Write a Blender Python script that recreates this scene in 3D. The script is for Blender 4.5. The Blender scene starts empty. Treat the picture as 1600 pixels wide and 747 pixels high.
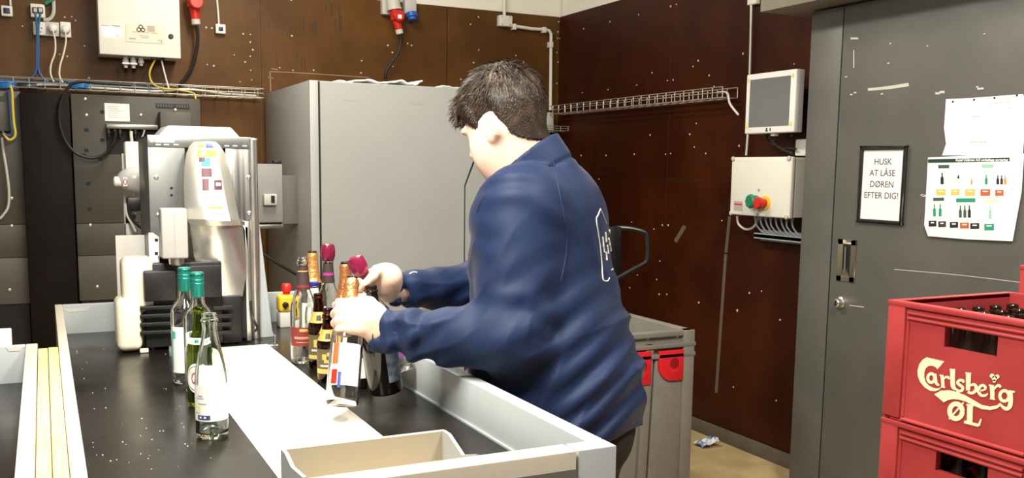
import bpy, bmesh, math, random
import numpy as np
from mathutils import Vector, Matrix

random.seed(4); rng = np.random.default_rng(7)
SC = bpy.context.scene
COL = SC.collection

# ------------------------------------------------------------------ camera (from vanishing points)
FPX = 1480.0; PPX, PPY = 800.0, 450.0; CAMZ = 1.5
_v1 = np.array([65 - PPX, 256 - PPY, FPX]); _v1 /= np.linalg.norm(_v1)
_v3 = np.array([-150.0, FPX * FPX / 185, FPX]); _v3 -= _v1 * _v3.dot(_v1); _v3 /= np.linalg.norm(_v3)
_v2 = np.cross(_v3, _v1)
RW = np.stack([_v2, _v1, -_v3])            # world = RW @ cam(x right, y down, z forward)
CAM = np.array([0.0, 0.0, CAMZ])
cd = bpy.data.cameras.new('camera'); cam = bpy.data.objects.new('camera', cd); COL.objects.link(cam)
m = Matrix.Identity(4)
for i in range(3):
    m[i][0] = RW[i, 0]; m[i][1] = -RW[i, 1]; m[i][2] = -RW[i, 2]; m[i][3] = CAM[i]
cam.matrix_world = m
cd.sensor_width = 36; cd.lens = 36 * FPX / 1600; cd.shift_y = (PPY - 373.5) / 1600; cd.clip_start = 0.05
SC.camera = cam

# ------------------------------------------------------------------ world, lights, exposure
SC.view_settings.view_transform = 'Standard'; SC.view_settings.look = 'None'
SC.view_settings.gamma = 1.0; SC.view_settings.use_curve_mapping = False
SC.view_settings.exposure = 0.28
w = bpy.data.worlds.new('world'); SC.world = w; w.use_nodes = True
w.node_tree.nodes['Background'].inputs['Color'].default_value = (1.0, 0.97, 0.93, 1)
w.node_tree.nodes['Background'].inputs['Strength'].default_value = 0.12

def area(name, loc, target, sx, sy, power, color=(1, .945, .83)):
    l = bpy.data.lights.new(name, 'AREA'); l.shape = 'RECTANGLE'; l.size = sx; l.size_y = sy; l.energy = power; l.color = color
    o = bpy.data.objects.new(name, l); COL.objects.link(o)
    o.location = loc; d = Vector(target) - Vector(loc); o.rotation_euler = d.to_track_quat('-Z', 'Y').to_euler()
    return o
area('table_work_light', (0.12, 1.55, 2.5), (0.50, 2.1, 0.95), 0.30, 1.1, 74)
area('ceiling_light_far', (1.1, 4.2, 3.3), (1.1, 4.4, 0), 0.4, 1.6, 70)
area('ceiling_light_near', (1.7, 1.0, 3.35), (2.2, 1.6, .6), 0.3, 1.6, 125)

# ------------------------------------------------------------------ pixel helpers (photo frame 1600x747)
def ray(px, py): return RW @ np.array([px - PPX, py - PPY, FPX])
def onX(px, py, x): r = ray(px, py); return CAM + r * (x / r[0])
def onY(px, py, y): r = ray(px, py); return CAM + r * (y / r[1])
def onZ(px, py, z): r = ray(px, py); return CAM + r * ((z - CAMZ) / r[2])
def onD(px, py, d): return CAM + ray(px, py) * (d / FPX)
def proj(p):
    c = RW.T @ (np.asarray(p, float) - CAM); return c[0] / c[2] * FPX + PPX, c[1] / c[2] * FPX + PPY, c[2]

# ------------------------------------------------------------------ materials
MATS = {}
def mat(name, col, rough=0.5, metal=0.0, spec=0.5, noise=0.0, nscale=8.0, bump=0.0, bscale=60.0, trans=0.0, ior=1.45,
        alpha=1.0, emit=None, estr=0.0, col2=None, coat=0.0, sheen=0.0, stretch=None, rnoise=0.0, nlow=0.4, nhigh=0.65):
    if name in MATS: return MATS[name]
    M = bpy.data.materials.new(name); M.use_nodes = True; nt = M.node_tree; N = nt.nodes; L = nt.links
    b = N['Principled BSDF']
    b.inputs['Base Color'].default_value = (*col, 1); b.inputs['Roughness'].default_value = rough
    b.inputs['Metallic'].default_value = metal; b.inputs['Specular IOR Level'].default_value = spec
    b.inputs['Transmission Weight'].default_value = trans; b.inputs['IOR'].default_value = ior
    b.inputs['Alpha'].default_value = alpha; b.inputs['Coat Weight'].default_value = coat; b.inputs['Coat Roughness'].default_value = 0.1
    b.inputs['Sheen Weight'].default_value = sheen; b.inputs['Sheen Roughness'].default_value = 0.4
    if emit: b.inputs['Emission Color'].default_value = (*emit, 1); b.inputs['Emission Strength'].default_value = estr
    if noise or bump or col2 or rnoise:
        tc = N.new('ShaderNodeTexCoord'); src = tc.outputs['Object']
        if stretch:
            mp = N.new('ShaderNodeMapping'); mp.inputs['Scale'].default_value = stretch; L.new(src, mp.inputs['Vector']); src = mp.outputs['Vector']
    if noise or col2:
        n = N.new('ShaderNodeTexNoise'); n.inputs['Scale'].default_value = nscale; n.inputs['Detail'].default_value = 6; n.inputs['Roughness'].default_value = 0.6
        L.new(src, n.inputs['Vector'])
        r = N.new('ShaderNodeValToRGB'); r.color_ramp.elements[0].position = nlow; r.color_ramp.elements[1].position = nhigh
        c2 = col2 if col2 else tuple(c * (1 - noise) for c in col)
        r.color_ramp.elements[0].color = (*c2, 1); r.color_ramp.elements[1].color = (*col, 1)
        L.new(n.outputs['Fac'], r.inputs['Fac']); L.new(r.outputs['Color'], b.inputs['Base Color'])
    if rnoise:
        n = N.new('ShaderNodeTexNoise'); n.inputs['Scale'].default_value = nscale * 0.7; n.inputs['Detail'].default_value = 5; L.new(src, n.inputs['Vector'])
        mr = N.new('ShaderNodeMapRange'); mr.inputs['To Min'].default_value = max(0.02, rough - rnoise); mr.inputs['To Max'].default_value = rough + rnoise
        mr.inputs['From Min'].default_value = .3; mr.inputs['From Max'].default_value = .7
        L.new(n.outputs['Fac'], mr.inputs['Value']); L.new(mr.outputs['Result'], b.inputs['Roughness'])
    if bump:
        n = N.new('ShaderNodeTexNoise'); n.inputs['Scale'].default_value = bscale; n.inputs['Detail'].default_value = 4; L.new(src, n.inputs['Vector'])
        bm_ = N.new('ShaderNodeBump'); bm_.inputs['Strength'].default_value = bump; bm_.inputs['Distance'].default_value = 0.01
        L.new(n.outputs['Fac'], bm_.inputs['Height']); L.new(bm_.outputs['Normal'], b.inputs['Normal'])
    MATS[name] = M
    return M

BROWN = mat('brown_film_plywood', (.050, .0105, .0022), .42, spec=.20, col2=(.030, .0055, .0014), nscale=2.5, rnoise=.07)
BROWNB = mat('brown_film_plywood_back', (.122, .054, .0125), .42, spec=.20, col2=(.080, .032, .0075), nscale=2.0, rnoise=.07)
WHITE = mat('painted_white', (.88, .85, .76), .6)
DOORG = mat('door_dark_grey', (.108, .106, .095), .45, noise=.18, nscale=3, rnoise=.08)
LINTEL = mat('lintel_grey_beige', (.27, .24, .19), .5, noise=.15, nscale=5)
FLOORM = mat('floor_beige', (.50, .38, .19), .5, col2=(.40, .30, .15), nscale=6)
BASEB = mat('baseboard_grey', (.12, .10, .075), .6, noise=.2)
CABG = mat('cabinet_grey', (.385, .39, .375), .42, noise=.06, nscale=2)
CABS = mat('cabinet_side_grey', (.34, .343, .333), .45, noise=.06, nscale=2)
DGREY = mat('machine_dark_grey', (.070, .062, .050), .5, noise=.15, nscale=6)
DGREY2 = mat('machine_mid_grey', (.098, .088, .072), .5, noise=.12, nscale=6)
BLACK = mat('black_plastic', (.012, .012, .013), .4)
BLACKM = mat('matt_black', (.008, .008, .008), .7)
RUBBER = mat('cable_black', (.012, .011, .010), .5)
LGREY = mat('light_grey_plastic', (.52, .50, .46), .5)
OFFW = mat('offwhite_plastic', (.74, .72, .64), .45)
CREAM = mat('cream_plastic', (.78, .72, .58), .40, noise=.05)
WPLAST = mat('white_plastic', (.82, .81, .78), .4)
STEEL = mat('brushed_steel', (.60, .59, .56), .30, metal=1.0, noise=.10, nscale=3, stretch=(30, 30, .6), rnoise=.08)
POLISH = mat('polished_steel', (.86, .84, .80), .30, metal=1.0, rnoise=.06, nscale=4)
STEELG = mat('zinc_wire', (.62, .59, .52), .35, metal=.8)
STEELD = mat('dark_steel', (.30, .29, .27), .35, metal=.9)
FRAMEG = mat('steel_painted_grey', (.27, .28, .275), .40, metal=.8, noise=.08, nscale=4, stretch=(20, 20, .5))
RED = mat('red_plastic', (.55, .02, .012), .35)
REDB = mat('red_bin_clip', (.62, .012, .02), .4)
BLUE = mat('blue_plastic', (.02, .10, .42), .4)
BLUEC = mat('blue_cable', (.03, .11, .27), .45)
YEL = mat('yellow_plastic', (.70, .47, .03), .4)
YELC = mat('yellow_cable', (.60, .46, .06), .45)
GREENP = mat('green_plastic', (.01, .18, .09), .4)
WHITEC = mat('white_cable', (.70, .67, .60), .5)
TABLE = mat('table_black_film', (.010, .0085, .007), .27, spec=.28, rnoise=.09, nscale=6, noise=.25)
BELT = mat('pale_belt', (.72, .68, .58), .55, col2=(.62, .56, .43), nscale=3.0, nlow=.30, nhigh=.5)
RAIL = mat('rail_offwhite', (.52, .48, .40), .45, noise=.08, nscale=7)
RAILG = mat('rail_light_grey', (.37, .40, .415), .4, noise=.06, nscale=6)
WOOD = mat('yellow_wood', (.68, .56, .28), .55, col2=(.55, .42, .17), nscale=4, stretch=(14, 1, 14))
PAPER = mat('white_paper', (.83, .83, .82), .6)
BING = mat('bin_grey', (.20, .187, .162), .5, noise=.12, nscale=9)
CRATE = mat('crate_red', (.42, .050, .052), .38, col2=(.35, .038, .040), nscale=5, rnoise=.06)
PRINTC = mat('crate_print_cream', (.84, .76, .50), .5)
INK = mat('ink_black', (.02, .02, .02), .5)
INKG = mat('ink_grey', (.33, .33, .33), .5)

# ------------------------------------------------------------------ mesh builder
ORIG = {}
class MB:
    def __init__(s): s.v = []; s.f = []
    def add(s, verts, faces):
        o = len(s.v); s.v.extend([tuple(float(c) for c in v) for v in verts]); s.f.extend([tuple(i + o for i in f) for f in faces]); return s
    def box(s, a, b):
        x0, x1 = sorted((a[0], b[0])); y0, y1 = sorted((a[1], b[1])); z0, z1 = sorted((a[2], b[2]))
        return s.add([(x0,y0,z0),(x1,y0,z0),(x1,y1,z0),(x0,y1,z0),(x0,y0,z1),(x1,y0,z1),(x1,y1,z1),(x0,y1,z1)],
                     [(0,3,2,1),(4,5,6,7),(0,1,5,4),(1,2,6,5),(2,3,7,6),(3,0,4,7)])
    def obox(s, c, ax, ay, az, hx, hy, hz):
        c, ax, ay, az = [np.asarray(q, float) for q in (c, ax, ay, az)]
        P = [c + ax*hx*i + ay*hy*j + az*hz*k for k in (-1, 1) for i, j in ((-1,-1),(1,-1),(1,1),(-1,1))]
        return s.add(P, [(0,3,2,1),(4,5,6,7),(0,1,5,4),(1,2,6,5),(2,3,7,6),(3,0,4,7)])
    def hexa(s, P): return s.add(P, [(0,3,2,1),(4,5,6,7),(0,1,5,4),(1,2,6,5),(2,3,7,6),(3,0,4,7)])
    def prism(s, poly, vec):
        n = len(poly); P = [np.asarray(p, float) for p in poly]; Q = [p + np.asarray(vec, float) for p in P]
        return s.add(P + Q, [tuple(range(n))[::-1], tuple(range(n, 2*n))] + [(i, (i+1) % n, n + (i+1) % n, n + i) for i in range(n)])
    def tube(s, path, r, n=8, closed=False, cap=True):
        P = [np.asarray(p, float) for p in path]; k = len(P)
        rs = r if hasattr(r, '__len__') else [r] * k
        T = []
        for i in range(k):
            if closed: t = P[(i+1) % k] - P[i-1]
            else: t = P[min(i+1, k-1)] - P[max(i-1, 0)]
            T.append(t / (np.linalg.norm(t) + 1e-12))
        u = np.cross(T[0], (0, 0, 1)); 
        if np.linalg.norm(u) < 1e-3: u = np.cross(T[0], (1, 0, 0))
        u /= np.linalg.norm(u); V = []
        for i in range(k):
            u = u - T[i] * u.dot(T[i]); u /= np.linalg.norm(u) + 1e-12; w_ = np.cross(T[i], u)
            for j in range(n):
                a = 2 * math.pi * j / n; V.append(P[i] + rs[i] * (u * math.cos(a) + w_ * math.sin(a)))
        F = []
        for i in range(k if closed else k - 1):
            a, b = i * n, ((i + 1) % k) * n
            for j in range(n): F.append((a + j, a + (j+1) % n, b + (j+1) % n, b + j))
        if cap and not closed: F += [tuple(range(n))[::-1], tuple((k-1)*n + j for j in range(n))]
        return s.add(V, F)
    def cyl(s, a, b, r, n=16, r2=None): return s.tube([a, b], [r, r if r2 is None else r2], n)
    def lathe(s, prof, n=24, c=(0,0,0), axis=(0,0,1), closed=False):
        az = np.asarray(axis, float); az /= np.linalg.norm(az)
        ax = np.cross((0,1,0) if abs(az[1]) < .9 else (1,0,0), az); ax /= np.linalg.norm(ax); ay = np.cross(az, ax)
        c = np.asarray(c, float); V = []; k = len(prof)
        for r_, z_ in prof:
            for j in range(n):
                a = 2*math.pi*j/n; V.append(c + az*z_ + max(r_, 1e-5)*(ax*math.cos(a) + ay*math.sin(a)))
        F = []
        for i in range(k if closed else k-1):
            a, b = i*n, ((i+1) % k)*n
            for j in range(n): F.append((a+j, a+(j+1) % n, b+(j+1) % n, b+j))
        if not closed: F += [tuple(range(n))[::-1], tuple((k-1)*n+j for j in range(n))]
        return s.add(V, F)
    def ball(s, c, r, n=12, m_=8):
        r = r if hasattr(r, '__len__') else (r, r, r); V = []; F = []
        for i in range(m_+1):
            t = math.pi*i/m_
            for j in range(n):
                a = 2*math.pi*j/n; V.append((c[0]+r[0]*math.sin(t)*math.cos(a), c[1]+r[1]*math.sin(t)*math.sin(a), c[2]-r[2]*math.cos(t)))
        for i in range(m_):
            for j in range(n): F.append((i*n+j, i*n+(j+1) % n, (i+1)*n+(j+1) % n, (i+1)*n+j))
        return s.add(V, F)
    def build(s, name, material, parent=None, smooth=False, bevel=0.0, segs=2, local=False, sharp=35):
        me = bpy.data.meshes.new(name); off = np.zeros(3)
        if parent is not None and not local: off = ORIG.get(parent.name, np.zeros(3))
        me.from_pydata([tuple(np.asarray(v) - off) for v in s.v], [], s.f)
        if bevel > 0:
            bm = bmesh.new(); bm.from_mesh(me); bmesh.ops.remove_doubles(bm, verts=bm.verts, dist=1e-6)
            bmesh.ops.recalc_face_normals(bm, faces=bm.faces)
            ed = [e for e in bm.edges if len(e.link_faces) == 2 and e.calc_face_angle(0) > math.radians(30)]
            bmesh.ops.bevel(bm, geom=ed, offset=bevel, segments=segs, profile=.5, affect='EDGES', clamp_overlap=True)
            bm.to_mesh(me); bm.free()
        else:
            bm = bmesh.new(); bm.from_mesh(me); bmesh.ops.recalc_face_normals(bm, faces=bm.faces); bm.to_mesh(me); bm.free()
        if smooth or bevel > 0:
            for p in me.polygons: p.use_smooth = True
            me.set_sharp_from_angle(angle=math.radians(sharp))
        o = bpy.data.objects.new(name, me); COL.objects.link(o); me.materials.append(material)
        if parent is not None:
            o.parent = parent
            if not local: ORIG[o.name] = off
        return o

def tag(o, label=None, cat=None, group=None, kind=None):
    if label: o['label'] = label
    if cat: o['category'] = cat
    if group: o['group'] = group
    if kind: o['kind'] = kind
    return o
def thing(name, label, cat, loc=(0, 0, 0), group=None, kind=None):
    o = bpy.data.objects.new(name, None); COL.objects.link(o); o.location = [float(c) for c in loc]; o.empty_display_size = .1
    ORIG[o.name] = np.asarray(loc, float)
    return tag(o, label, cat, group, kind)
def struct(name, label=None):
    o = bpy.data.objects.new(name, None); COL.objects.link(o); ORIG[o.name] = np.zeros(3); tag(o, label, None, None, 'structure'); return o
def single(mb, name, material, label, cat, group=None, **k):
    """a thing that is one mesh, its origin at its base centre"""
    V = np.array(mb.v); c = np.array([(V[:,0].min()+V[:,0].max())/2, (V[:,1].min()+V[:,1].max())/2, V[:,2].min()])
    mb.v = [tuple(np.array(v) - c) for v in mb.v]
    o = mb.build(name, material, **k); o.location = c; ORIG[o.name] = c
    return tag(o, label, cat, group)
def spline(pts, n=8):
    P = [np.asarray(p, float) for p in pts]; out = []
    for i in range(len(P)-1):
        p0 = P[max(i-1, 0)]; p1 = P[i]; p2 = P[i+1]; p3 = P[min(i+2, len(P)-1)]
        for j in range(n):
            t = j/n; out.append(.5*((2*p1)+(-p0+p2)*t+(2*p0-5*p1+4*p2-p3)*t*t+(-p0+3*p1-3*p2+p3)*t**3))
    out.append(P[-1]); return out
def text_geo(txt, size, bold=0.0, spacing=1.0, align='CENTER'):
    c = bpy.data.curves.new('t', 'FONT'); c.body = txt; c.size = size; c.align_x = align; c.align_y = 'CENTER'; c.offset = bold; c.space_character = spacing
    c.resolution_u = 3
    o = bpy.data.objects.new('t', c); COL.objects.link(o)
    me = o.to_mesh(); V = [tuple(v.co) for v in me.vertices]; F = [tuple(p.vertices) for p in me.polygons]
    o.to_mesh_clear(); bpy.data.objects.remove(o); bpy.data.curves.remove(c)
    return V, F
def add_text(mb, txt, size, org, ux, uz, **k):
    V, F = text_geo(txt, size, **k); org, ux, uz = [np.asarray(q, float) for q in (org, ux, uz)]
    return mb.add([org + ux*v[0] + uz*v[1] for v in V], F)
def ribbon(mb, pts, w, to3, smooth=5):
    """flat 2-D stroke of given width(s) in a drawing plane; to3 maps (a, b) to world"""
    Q = [np.array([p[0], p[1], 0.]) for p in pts]; ws = list(w) if hasattr(w, '__len__') else [w]*len(pts)
    if len(Q) > 2 and smooth > 1:
        S = spline(Q, smooth); W = np.interp(np.linspace(0, len(ws)-1, len(S)), range(len(ws)), ws)
    else: S = Q; W = ws
    V = []; k = len(S)
    for i in range(k):
        t = S[min(i+1, k-1)] - S[max(i-1, 0)]; t /= np.linalg.norm(t) + 1e-9; n = np.array([-t[1], t[0]])
        V.append(to3(S[i][0] + n[0]*W[i]/2, S[i][1] + n[1]*W[i]/2)); V.append(to3(S[i][0] - n[0]*W[i]/2, S[i][1] - n[1]*W[i]/2))
    return mb.add(V, [(2*i, 2*i+1, 2*i+3, 2*i+2) for i in range(k-1)])

# ------------------------------------------------------------------ the setting
XW, YB, ZP = 3.37, 6.10, 2.588          # right wall, back wall, top of the brown panels
XD = 3.07                               # door plane
o = MB().box((-3.0, -1.5, -.1), (4.2, 6.4, 0)).build('floor', FLOORM); tag(o, kind='structure')
o = MB().box((-3.0, -1.5, 3.45), (4.2, 6.4, 3.55)).build('ceiling', WHITE); tag(o, kind='structure')
wb = struct('wall_back')
MB().box((-3.0, YB+.02, 0), (4.2, YB+.20, 3.45)).build('upper_wall', WHITE, wb)
for x0, x1 in ((-3.0, -1.25), (-1.246, .0), (.004, 1.25), (1.254, 2.5), (2.504, XW)):
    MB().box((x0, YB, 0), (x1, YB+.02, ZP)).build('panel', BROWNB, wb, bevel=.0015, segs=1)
wr = struct('wall_right')
MB().box((XW+.02, -1.5, 0), (XW+.20, YB, 3.45)).build('upper_wall', WHITE, wr)
for y0, y1 in ((4.732, YB), (3.482, 4.728), (2.232, 3.478), (.982, 2.228), (-1.5, .978)):
    for z0, z1 in ((0, 1.457), (1.461, ZP)):
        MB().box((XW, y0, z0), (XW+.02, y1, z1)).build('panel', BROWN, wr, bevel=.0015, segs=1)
# pale screw heads and chips in the panels
SCREW = mat('screw_pale', (.62, .52, .38), .5)
bk = [(35,41),(112,26),(101,27),(118,32),(93,85),(105,88),(322,43),(331,44),(380,53),(391,54),(391,66),(391,88),(392,110),(393,125),(324,101),(334,103),(395,78),(455,0),
      (456,56),(437,106),(458,110),(490,110),(564,59+55),(606,71),(613,82),(614,104),(637,68),(643,71),(565,95),(747,26),(735,38),(748,78),(740,98),(720,124),(806,87),(748,27),(818,97),(748,78),
      (873,34),(872,50),(871,60),(870,82),(872,97),(870,130),(873,152),(132,72),(139,122),(375,128),(366,86),(383,97)]
rk = [(998,23),(912,45),(953,34),(1057,7),(1048,10),(910,145),(950,140),(995,133),(1108,118),(1043,126),(1052,125),(1091,95),(1083,104),(1019,114),(1161,84),(1241,100),(1116,135),(875,60),
      (1078,210),(1016,211),(1088,193),(1040,241),(1048,240),(1103,240),(1085,230),(991,241),(947,243),(908,243),(1035,352),(1044,352),(987,347),(1031,408),(1092,473),(1030,460),(1042,460),
      (1152,485),(1152,486),(1219,500),(1146,605),(1213,626),(1026,437),(996,430),(984,450),(1155,228),(1236,238),(1237,212),(1190,455),(966,445),(1171,458),(1128,345),(1022,358),(936,280)]
mb = MB()
for px, py in bk:
    p = onY(px, py, YB); r_ = random.uniform(.004, .0065)
    mb.lathe([(r_, 0), (r_, .0015), (r_*.6, .003)], 8, p + np.array([0, .0, 0]), (0, -1, 0))
tag(mb.build('screw_heads', SCREW, wb), kind='stuff')
mb = MB()
for px, py in rk:
    p = onX(px, py, XW); r_ = random.uniform(.004, .0065)
    mb.lathe([(r_, 0), (r_, .0015), (r_*.6, .003)], 8, p, (-1, 0, 0))
tag(mb.build('screw_heads', SCREW, wr), kind='stuff')
# scratches and drip marks with a shape of their own
mb = MB()
tb = lambda a, b: onY(a, b, YB - .0008)
for pts, w_ in (([(422,112),(470,114),(530,118),(576,121)], 1.1), ([(422,112),(423,143)], 1.6), ([(424,107),(434,109)], 1.4), ([(419,121),(427,122)], 1.5)):
    ribbon(mb, pts, w_, tb, 2)
mb.build('scratch', mat('pale_scratch', (.30, .19, .10), .6), wb)
mb = MB()
for x_, y0_, y1_ in ((509,5,18),(474,25,50),(486,35,50),(489,33,56),(493,33,55),(530,10,50),(524,30,52),(533,25,48),(442,40,55),(453,41,53),(432,82,103),(447,83,96),(464,82,94),(471,90,108),(476,90,110),(518,5,25),(420,35,45)):
    ribbon(mb, [(x_, y0_), (x_ + .6, y1_)], 1.6, tb, 1)
mb.build('drip_marks', mat('dark_drip', (.030, .012, .005), .5), wb)
tr = lambda a, b: onX(a, b, XW - .0008)
mb = MB()
for pts, w_ in (([(1055,378),(1070,353)], 6), ([(1134,395),(1119,614)], 4.5), ([(1140,338),(1134,397)], 4.5)):
    ribbon(mb, pts, w_, tr, 1)
mb.build('tape_mark', mat('grey_tape', (.115, .085, .058), .6), wr)
o = MB().box((XW-.018, 3.25, 0), (XW, YB, .075)).build('baseboard_right', BASEB, bevel=.003); tag(o, kind='structure')
o = MB().box((-3, YB-.018, 0), (XW, YB, .075)).build('baseboard_back', BASEB, bevel=.003); tag(o, kind='structure')

# door with its frame, on a boxed-out wall
d1 = struct('door_1')
MB().box((XD, 3.079, 0), (XW, 3.265, 2.205)).build('door_frame', DOORG, d1, bevel=.004)
MB().box((XD+.02, -.3, 0), (XW, 3.079, 3.2)).build('door_wall', DOORG, d1)
lf = MB().box((XD-.004, 1.2, .01), (XD+.02, 3.070, 2.202)).build('door_leaf', DOORG, d1, bevel=.003)
MB().box((XD-.001, 3.0705, 0), (XD+.002, 3.0785, 2.20)).build('door_gap', BLACKM, d1)
tdr = lambda a, b: onX(a, b, XD - .0052)
SCRP = mat('bare_paint_chip', (.55, .52, .45), .6)
mb = MB()
ribbon(mb, [(1356,140),(1388,137),(1420,132)], [4, 5, 5.5], tdr, 3)
ribbon(mb, [(1397,421),(1500,430),(1600,442)], 1.0, tdr, 3)
ribbon(mb, [(1329,60),(1341,60)], 3, tdr, 1); ribbon(mb, [(1334,78),(1334,106)], 1.6, tdr, 1)
for a, b, w_ in ((1388,99,2),(1378,147,2),(1472,144,4),(1391,68,1.6),(1330,148,2),(1322,120,1.6),(1449,72,1.5),(1538,53,1.5),(1336,145,2),(1465,146,3.5),(1318,470,2),(1527,136,2),(1441,305,2.5)):
    ribbon(mb, [(a-w_, b), (a+w_, b-.4)], w_, tdr, 1)
ribbon(mb, [(1327,477),(1350,480)], 1.2, tdr, 1); ribbon(mb, [(1527,139),(1537,138)], 3, tdr, 1); ribbon(mb, [(1441,306),(1448,306)], 3, tdr, 1)
mb.build('paint_chips', SCRP, d1)
# recessed pull handle
h = [onX(q[0], q[1], XD) for q in ((1312, 372), (1340, 374), (1337, 445), (1309, 443))]
y0, y1 = h[1][1], h[0][1]; z1, z0 = 1.222, 1.043
BRASS = mat('worn_brass_steel', (.42, .37, .27), .35, metal=.9)
pl = MB()
for a, b in (((y0, z0), (y1, z0+.022)), ((y0, z1-.022), (y1, z1)), ((y0, z0), (y0+.028, z1)), ((y1-.028, z0), (y1, z1))):
    pl.box((XD-.008, a[0], a[1]), (XD-.003, b[0], b[1]))
hp = pl.build('pull_plate', BRASS, d1, bevel=.001, segs=1)
MB().box((XD-.0055, y0+.027, z0+.02), (XD-.0035, y1-.027, z1-.02)).build('pull_recess', BLACKM, hp)
MB().prism([(XD-.007, y0+.030, z0+.022), (XD-.007, y1-.03, z0+.022), (XD-.007, y1-.034, z0+.05), (XD-.007, y0+.05, z0+.06)], (.001, 0, 0)).build('pull_edge', BRASS, hp)
MB().tube([(XD-.012, y1-.05, z0+.04), (XD-.012, y1-.048, z1-.03)], .004, 8).build('pull_bar', STEEL, hp, smooth=True)
lk = onX(1315, 473, XD)
kb = MB().lathe([(.026, 0), (.026, .006), (.019, .010), (.018, .028), (.014, .032)], 20, (XD-.004, lk[1], lk[2]), (-1, 0, 0)).build('lock_knob', POLISH, d1, smooth=True)
MB().box((XD-.0375, lk[1]-.003, lk[2]-.010), (XD-.034, lk[1]+.003, lk[2]+.010)).build('key_slot', BLACKM, kb)
o = MB().box((XD-.16, -.3, 2.212), (XW, 3.42, 2.50)).build('trim_1', LINTEL, bevel=.004); tag(o, kind='structure')
o = MB().box((-.09, 5.80, 0), (.150, YB, 1.88)).build('gap_shade_box', mat('gap_shade_dark', (.010, .006, .005), .6, spec=.15, noise=.3, nscale=12), bevel=.004); tag(o, kind='structure')  # near-black box paints the deep shade on the wall between the machine backs
# luminaires carrying the room's lights (above the frame)
def luminaire(light, name, label):
    l = bpy.data.objects[light]; M3 = np.array(l.rotation_euler.to_matrix()); loc = np.array(l.location); ax, ay, az = M3[:, 0], M3[:, 1], M3[:, 2]
    hx, hy = l.data.size/2+.02, l.data.size_y/2+.03
    t = thing(name, label, 'lamp', loc+az*.02)
    MB().obox(loc+az*.045, ax, ay, az, hx, hy, .035).build('housing', WPLAST, t, bevel=.008)
    for s_ in (-1, 1): MB().obox(loc+az*.02+ay*s_*(hy+.008), ax, ay, az, hx, .008, .055).build('end_cap', LGREY, t, bevel=.004)
    for s_ in (-.7, .7):
        q = loc+az*.08+ay*s_*hy; MB().tube([q, (q[0], q[1], 3.45)], .003, 6).build('suspension_wire', STEELG, t)
luminaire('table_work_light', 'work_lamp', 'long white work lamp hanging above the sorting table')
luminaire('ceiling_light_far', 'ceiling_lamp', 'long white ceiling lamp before the grey cabinet')
luminaire('ceiling_light_near', 'ceiling_lamp', 'long white ceiling lamp before the dark door')
# ------------------------------------------------------------------ things on the walls
UX, UZ = (1, 0, 0), (0, 0, 1)
def cable(name, pts, r, material, label, cat='cable', group=None, n=8, seg=8):
    return single(MB().tube(spline(pts, seg), r, n), name, material, label, cat, group, smooth=True)
def by(y): return lambda a, b: onY(a, b, y)

# white switch cabinet
yc = YB - .20
a = onY(153, 0, yc); b = onY(282, 88, yc); x0, x1 = a[0], b[0]; z0 = onY(155, 80, yc)[2] - .012; z1 = z0 + .60
t = thing('switch_cabinet', 'large cream metal switch cabinet high on the brown back wall', 'electric box', ((x0+x1)/2, yc+.1, z0))
MB().box((x0, yc+.02, z0), (x1, YB, z1)).build('body', OFFW, t, bevel=.004)
MB().box((x0-.003, yc, z0-.003), (x1+.003, yc+.018, z1+.003)).build('door', OFFW, t, bevel=.006, segs=3)
q0 = onY(196, 36, yc-.002); q1 = onY(257, 69, yc-.002)
pl = MB().box((q0[0], yc-.0025, q1[2]), (q1[0], yc-.0005, q0[2])).build('name_plate', mat('anodised_plate', (.56, .46, .36), .4, metal=.3), t, bevel=.0008, segs=1)
pc = (q0 + q1) / 2
mb = MB()
for dx, dz in ((-.022, .022), (-.033, .006), (-.011, .006)):
    mb.tube([(pc[0]+dx+.010*math.cos(k*math.pi/6), yc-.003, pc[2]+.014+dz+.010*math.sin(k*math.pi/6)) for k in range(12)], .0026, 6, closed=True)
mb.build('ring_emblem', INK, pl)
mb = MB()
for row, wd in ((.006, .15), (-.012, .08), (-.022, .045)):
    n_ = int(wd/.009)
    for k in range(n_):
        if random.random() < .85: mb.box((pc[0]-wd/2+k*.009, yc-.0032, pc[2]+row-.003), (pc[0]-wd/2+k*.009+.006, yc-.0026, pc[2]+row+.003))
mb.box((q0[0]+.016, yc-.0032, pc[2]-.036), (q0[0]+.052, yc-.0026, pc[2]-.028))
mb.build('small_print', INKG, pl)
mb = MB(); add_text(mb, 'CE', .020, (q1[0]-.022, yc-.0033, q1[2]+.014), UX, UZ); mb.build('ce_mark', INK, pl)
mb = MB(); mb.box((pc[0]+.012, yc-.0032, pc[2]+.012), (pc[0]+.052, yc-.0026, pc[2]+.046)); mb.build('faded_block', mat('faded_print', (.42, .35, .29), .5), pl)
k_ = onY(267, 57, yc); MB().lathe([(.014, 0), (.014, .006), (.010, .010)], 18, (k_[0], yc, k_[2]), (0, -1, 0)).build('lock', BLACK, t, smooth=True)
g_ = onY(185, 50, yc); LED = mat('lamp_green_lit', (.5, .9, .75), .3, emit=(.55, 1, .8), estr=1.2)
w0 = onY(160, 41, yc); w1 = onY(179, 58, yc)
MB().box((w0[0], yc-.004, w1[2]), (w1[0], yc-.0005, w0[2])).build('lit_button', mat('lamp_white_lit', (.9, .9, 1), .3, emit=(.92, .92, 1), estr=1.6), t, bevel=.002)
MB().lathe([(.017, 0), (.017, .004), (.013, .010), (.006, .013)], 18, (g_[0], yc, g_[2]), (0, -1, 0)).build('green_lamp', LED, t, smooth=True)
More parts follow.
